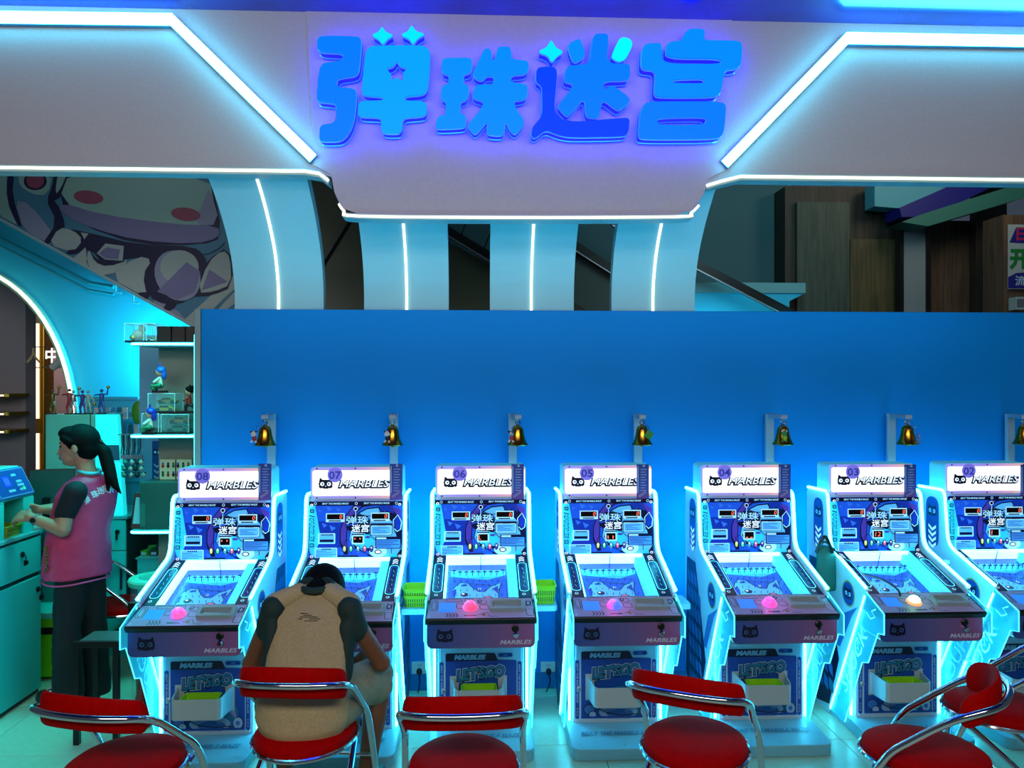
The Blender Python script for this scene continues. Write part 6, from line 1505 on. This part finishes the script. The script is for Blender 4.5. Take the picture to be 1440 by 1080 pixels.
# olive escalator side below the diagonal handrail
hl = [(560, 250), (690, 350), (1118, 440)]
q = lambda x, y, Y=7.2: (P(x, y, Y).x, P(x, y, Y).z)
for k3, (xa_, ya_, xb_, yb_, Yh, xf0, xf1, lb, mf) in enumerate(((540, 270, 900, 489, 7.0, 440, 800, 'dark olive escalator flank with a slanting rail between the middle ribs', M_olive),
        (740, 302, 1010, 474, 7.4, 700, 1010, 'grey escalator flank with a black rail between the two right ribs', mat('flank_grey', '#3a4a4a', .5, noise=.2, nscale=2)),
        (860, 310, 1150, 461, 7.55, 0, 0, 'thick black escalator handrail slanting before the lit ledge', None))):
    o_ = P((xa_+xb_)/2, (ya_+yb_)/2, Yh); e = empty('escalator_rail', o_, 0, lb, 'escalator', 'escalator rails behind the ribs')
    R3 = lambda x, y: (q(x, y, Yh)[0]-o_.x, q(x, y, Yh)[1]-o_.z)
    MB().prism([R3(xa_, ya_-6), R3(xb_, yb_-6), R3(xb_, yb_+6), R3(xa_, ya_+6)], -.04, .04).build('handrail', M_black, e)
    MB().prism([R3(xa_, ya_+7), R3(xb_, yb_+7), R3(xb_, yb_+9), R3(xa_, ya_+9)], -.05, .0).build('rail_trim', M_steel, e)
    if mf:
        yl = lambda x: ya_+(yb_-ya_)*(x-xa_)/(xb_-xa_)
        fz = -o_.z; MB().prism([R3(xf0, max(yl(xf0), 240)), R3(xf1, yl(xf1)), (R3(xf1, 560)[0], fz), (R3(xf0, 560)[0], fz)], 0.03, .12).build('flank', mf, e)
    for xx in ((648, 680) if k3 == 0 else ()):
        yy = ya_+(yb_-ya_)*(xx-xa_)/(xb_-xa_); a_, b_ = R3(xx, yy-4), R3(xx+22, yy-60); MB().tube([(a_[0], 0, a_[1]), (b_[0], 0, b_[1])], .006, 5).build('glass_joint', M_black, e)
e = empty('dark_wall_panel', (P(470, 0, 6.6).x, 6.6, 0), 0, 'dark olive wall panel with a slanting joint between the two left ribs', 'panel')
ox_ = e.location.x
MB().prism([(q(x, y, 6.6)[0]-ox_, q(x, y, 6.6)[1]) for x, y in ((425, 200), (525, 200), (525, 520), (425, 520))], 0, .1).build('sheet', M_olive, e)
MB().tube([Vector((q(x, y, 6.6)[0]-ox_, -.01, q(x, y, 6.6)[1])) for x, y in ((452, 378), (500, 300))], .012, 5).build('joint', M_black, e)
# lit ledge
M_lg = mat('ledge_cyan', '#20b8e0', .5)
for nm_, xx in (('ledge_lamp', 1050),): area(nm_, P(xx, 445, 7.45), P(xx, 425, 7.7), 1.2, 1.2, (.05, .8, 1), .1)
a, b2 = P(940, 391, 7.72), P(1133, 437, 7.72)
e = empty('lit_ledge', (a.x, 7.72, 0), 0, 'pale ledge lit cyan behind the handrail, right of the ribs', 'ledge')
z1, z2_, z3 = P(0, 391, 7.72).z, P(0, 406, 7.72).z, P(0, 470, 7.72).z
MB().box(0, b2.x-a.x, 0, .2, z2_, z1).build('ledge_top', mat('ledge_grey', '#6aa0a8', .5), e)
MB().prism([(0, z2_), (b2.x-a.x, z2_), (b2.x-a.x-.16, z2_-.08), (b2.x-a.x-.18, z3), (0, z3)], .02, .2).build('ledge_flank', M_lg, e)
# wood clad wall
slab('wall_clad', 1104, 1270, 262, 470, 8.0, M_w1, th=.3)
e = slab('clad_panel', 1121, 1195, 284, 470, 7.94, M_w3, kind=None, th=.055); tag(e, 'greenish wood door panel at left in the dark wood wall', 'panel', 'wood panels')
for xx in (0,):
    pass
e = slab('clad_panel', 1196, 1264, 336, 470, 7.94, M_w2, kind=None, th=.055); tag(e, 'olive wood panel right of the taller greenish one', 'panel', 'wood panels')
slab('wall_upper_panel', 1228, 1300, 262, 290, 7.85, mat('soffit_teal', '#3c7480', .6))
slab('wall_pillar', 1271, 1304, 240, 470, 7.8, mat('pillar_grey', '#79848c', .55))
slab('trim_7', 1303, 1309, 240, 470, 7.78, M_black); slab('trim_8', 1266, 1271, 240, 470, 7.78, M_black)
slab('wall_right_wood', 1308, 1420, 310, 470, 8.1, M_w4, th=.1)
slab('wall_right_dark', 1372, 1416, 240, 470, 7.95, M_w1, th=.1)
# slanting beams
def beam(name, pts, Y, m, th, **k):
    o = MB().prism([q(x, y, Y) for x, y in pts], Y, Y+th).build(name, m); return tag(o, kind='structure')
beam('trim_9', [(1265, 292), (1385, 240), (1440, 240), (1310, 305), (1268, 305)], 7.6, mat('beam_navy', '#0a1078', .5), .3)
beam('trim_10', [(1268, 312), (1300, 300), (1440, 256), (1440, 278), (1305, 318)], 7.5, mat('beam_teal', '#2c6c64', .55), .3)
beam('trim_11', [(1230, 258), (1380, 240), (1266, 293), (1230, 290)], 7.7, mat('beam_pale', '#4c9cb0', .55), .2)
# poster pillar
slab('wall_poster_pillar', 1411, 1500, 302, 470, 7.2, M_w4, th=.3)
p = P(1450, 355, 7.18); e = empty('poster', p, 0, 'white poster with coloured Chinese lettering on the wood pillar at the right border', 'poster')
k = 7.2/F
MB().box(-35*k, 45*k, -.006, 0, -53*k, 40*k).build('sheet', mat('poster_white', '#98a4ac', .5), e)
d = Decal((-35*k, -.0075, 40*k), (1, 0, 0), (0, 0, -1), k)
d.poly([(2, 26), (12, 4), (90, 4), (90, 28), (40, 28)], mat('poster_navy', '#18187c', .5), 1); d.text('日', 20, 14, 14, 18, mat('poster_red', '#a82040', .5), 2, bold=.03); d.text('用', 42, 14, 18, 18, M_pred if 0 else mat('poster_red', '#a82040', .5), 2, bold=.03)
d.text('开', 17, 50, 26, 26, mat('poster_green', '#10702c', .5), 1, bold=.05); d.text('业', 47, 50, 26, 26, mat('poster_green', '#10702c', .5), 1, bold=.05)
d.poly([(0, 92), (0, 76), (12, 70), (90, 66), (90, 92)], mat('poster_navy', '#18187c', .5), 1); d.text('流', 18, 81, 15, 14, M_dpale, 2, bold=.02); d.text('光', 38, 81, 15, 14, M_dpale, 2, bold=.02)
d.build('poster_print', e)
e = MB().box(-.06, .06, -.05, .05, 0, .12).build('small_box', M_grey, None, loc=P(1432, 436, 7.1)); MB().box(-.05, .05, -.052, -.05, .02, .1).build('door', M_steel, e); tag(e, 'small grey box low on the wood pillar at the right border', 'box')
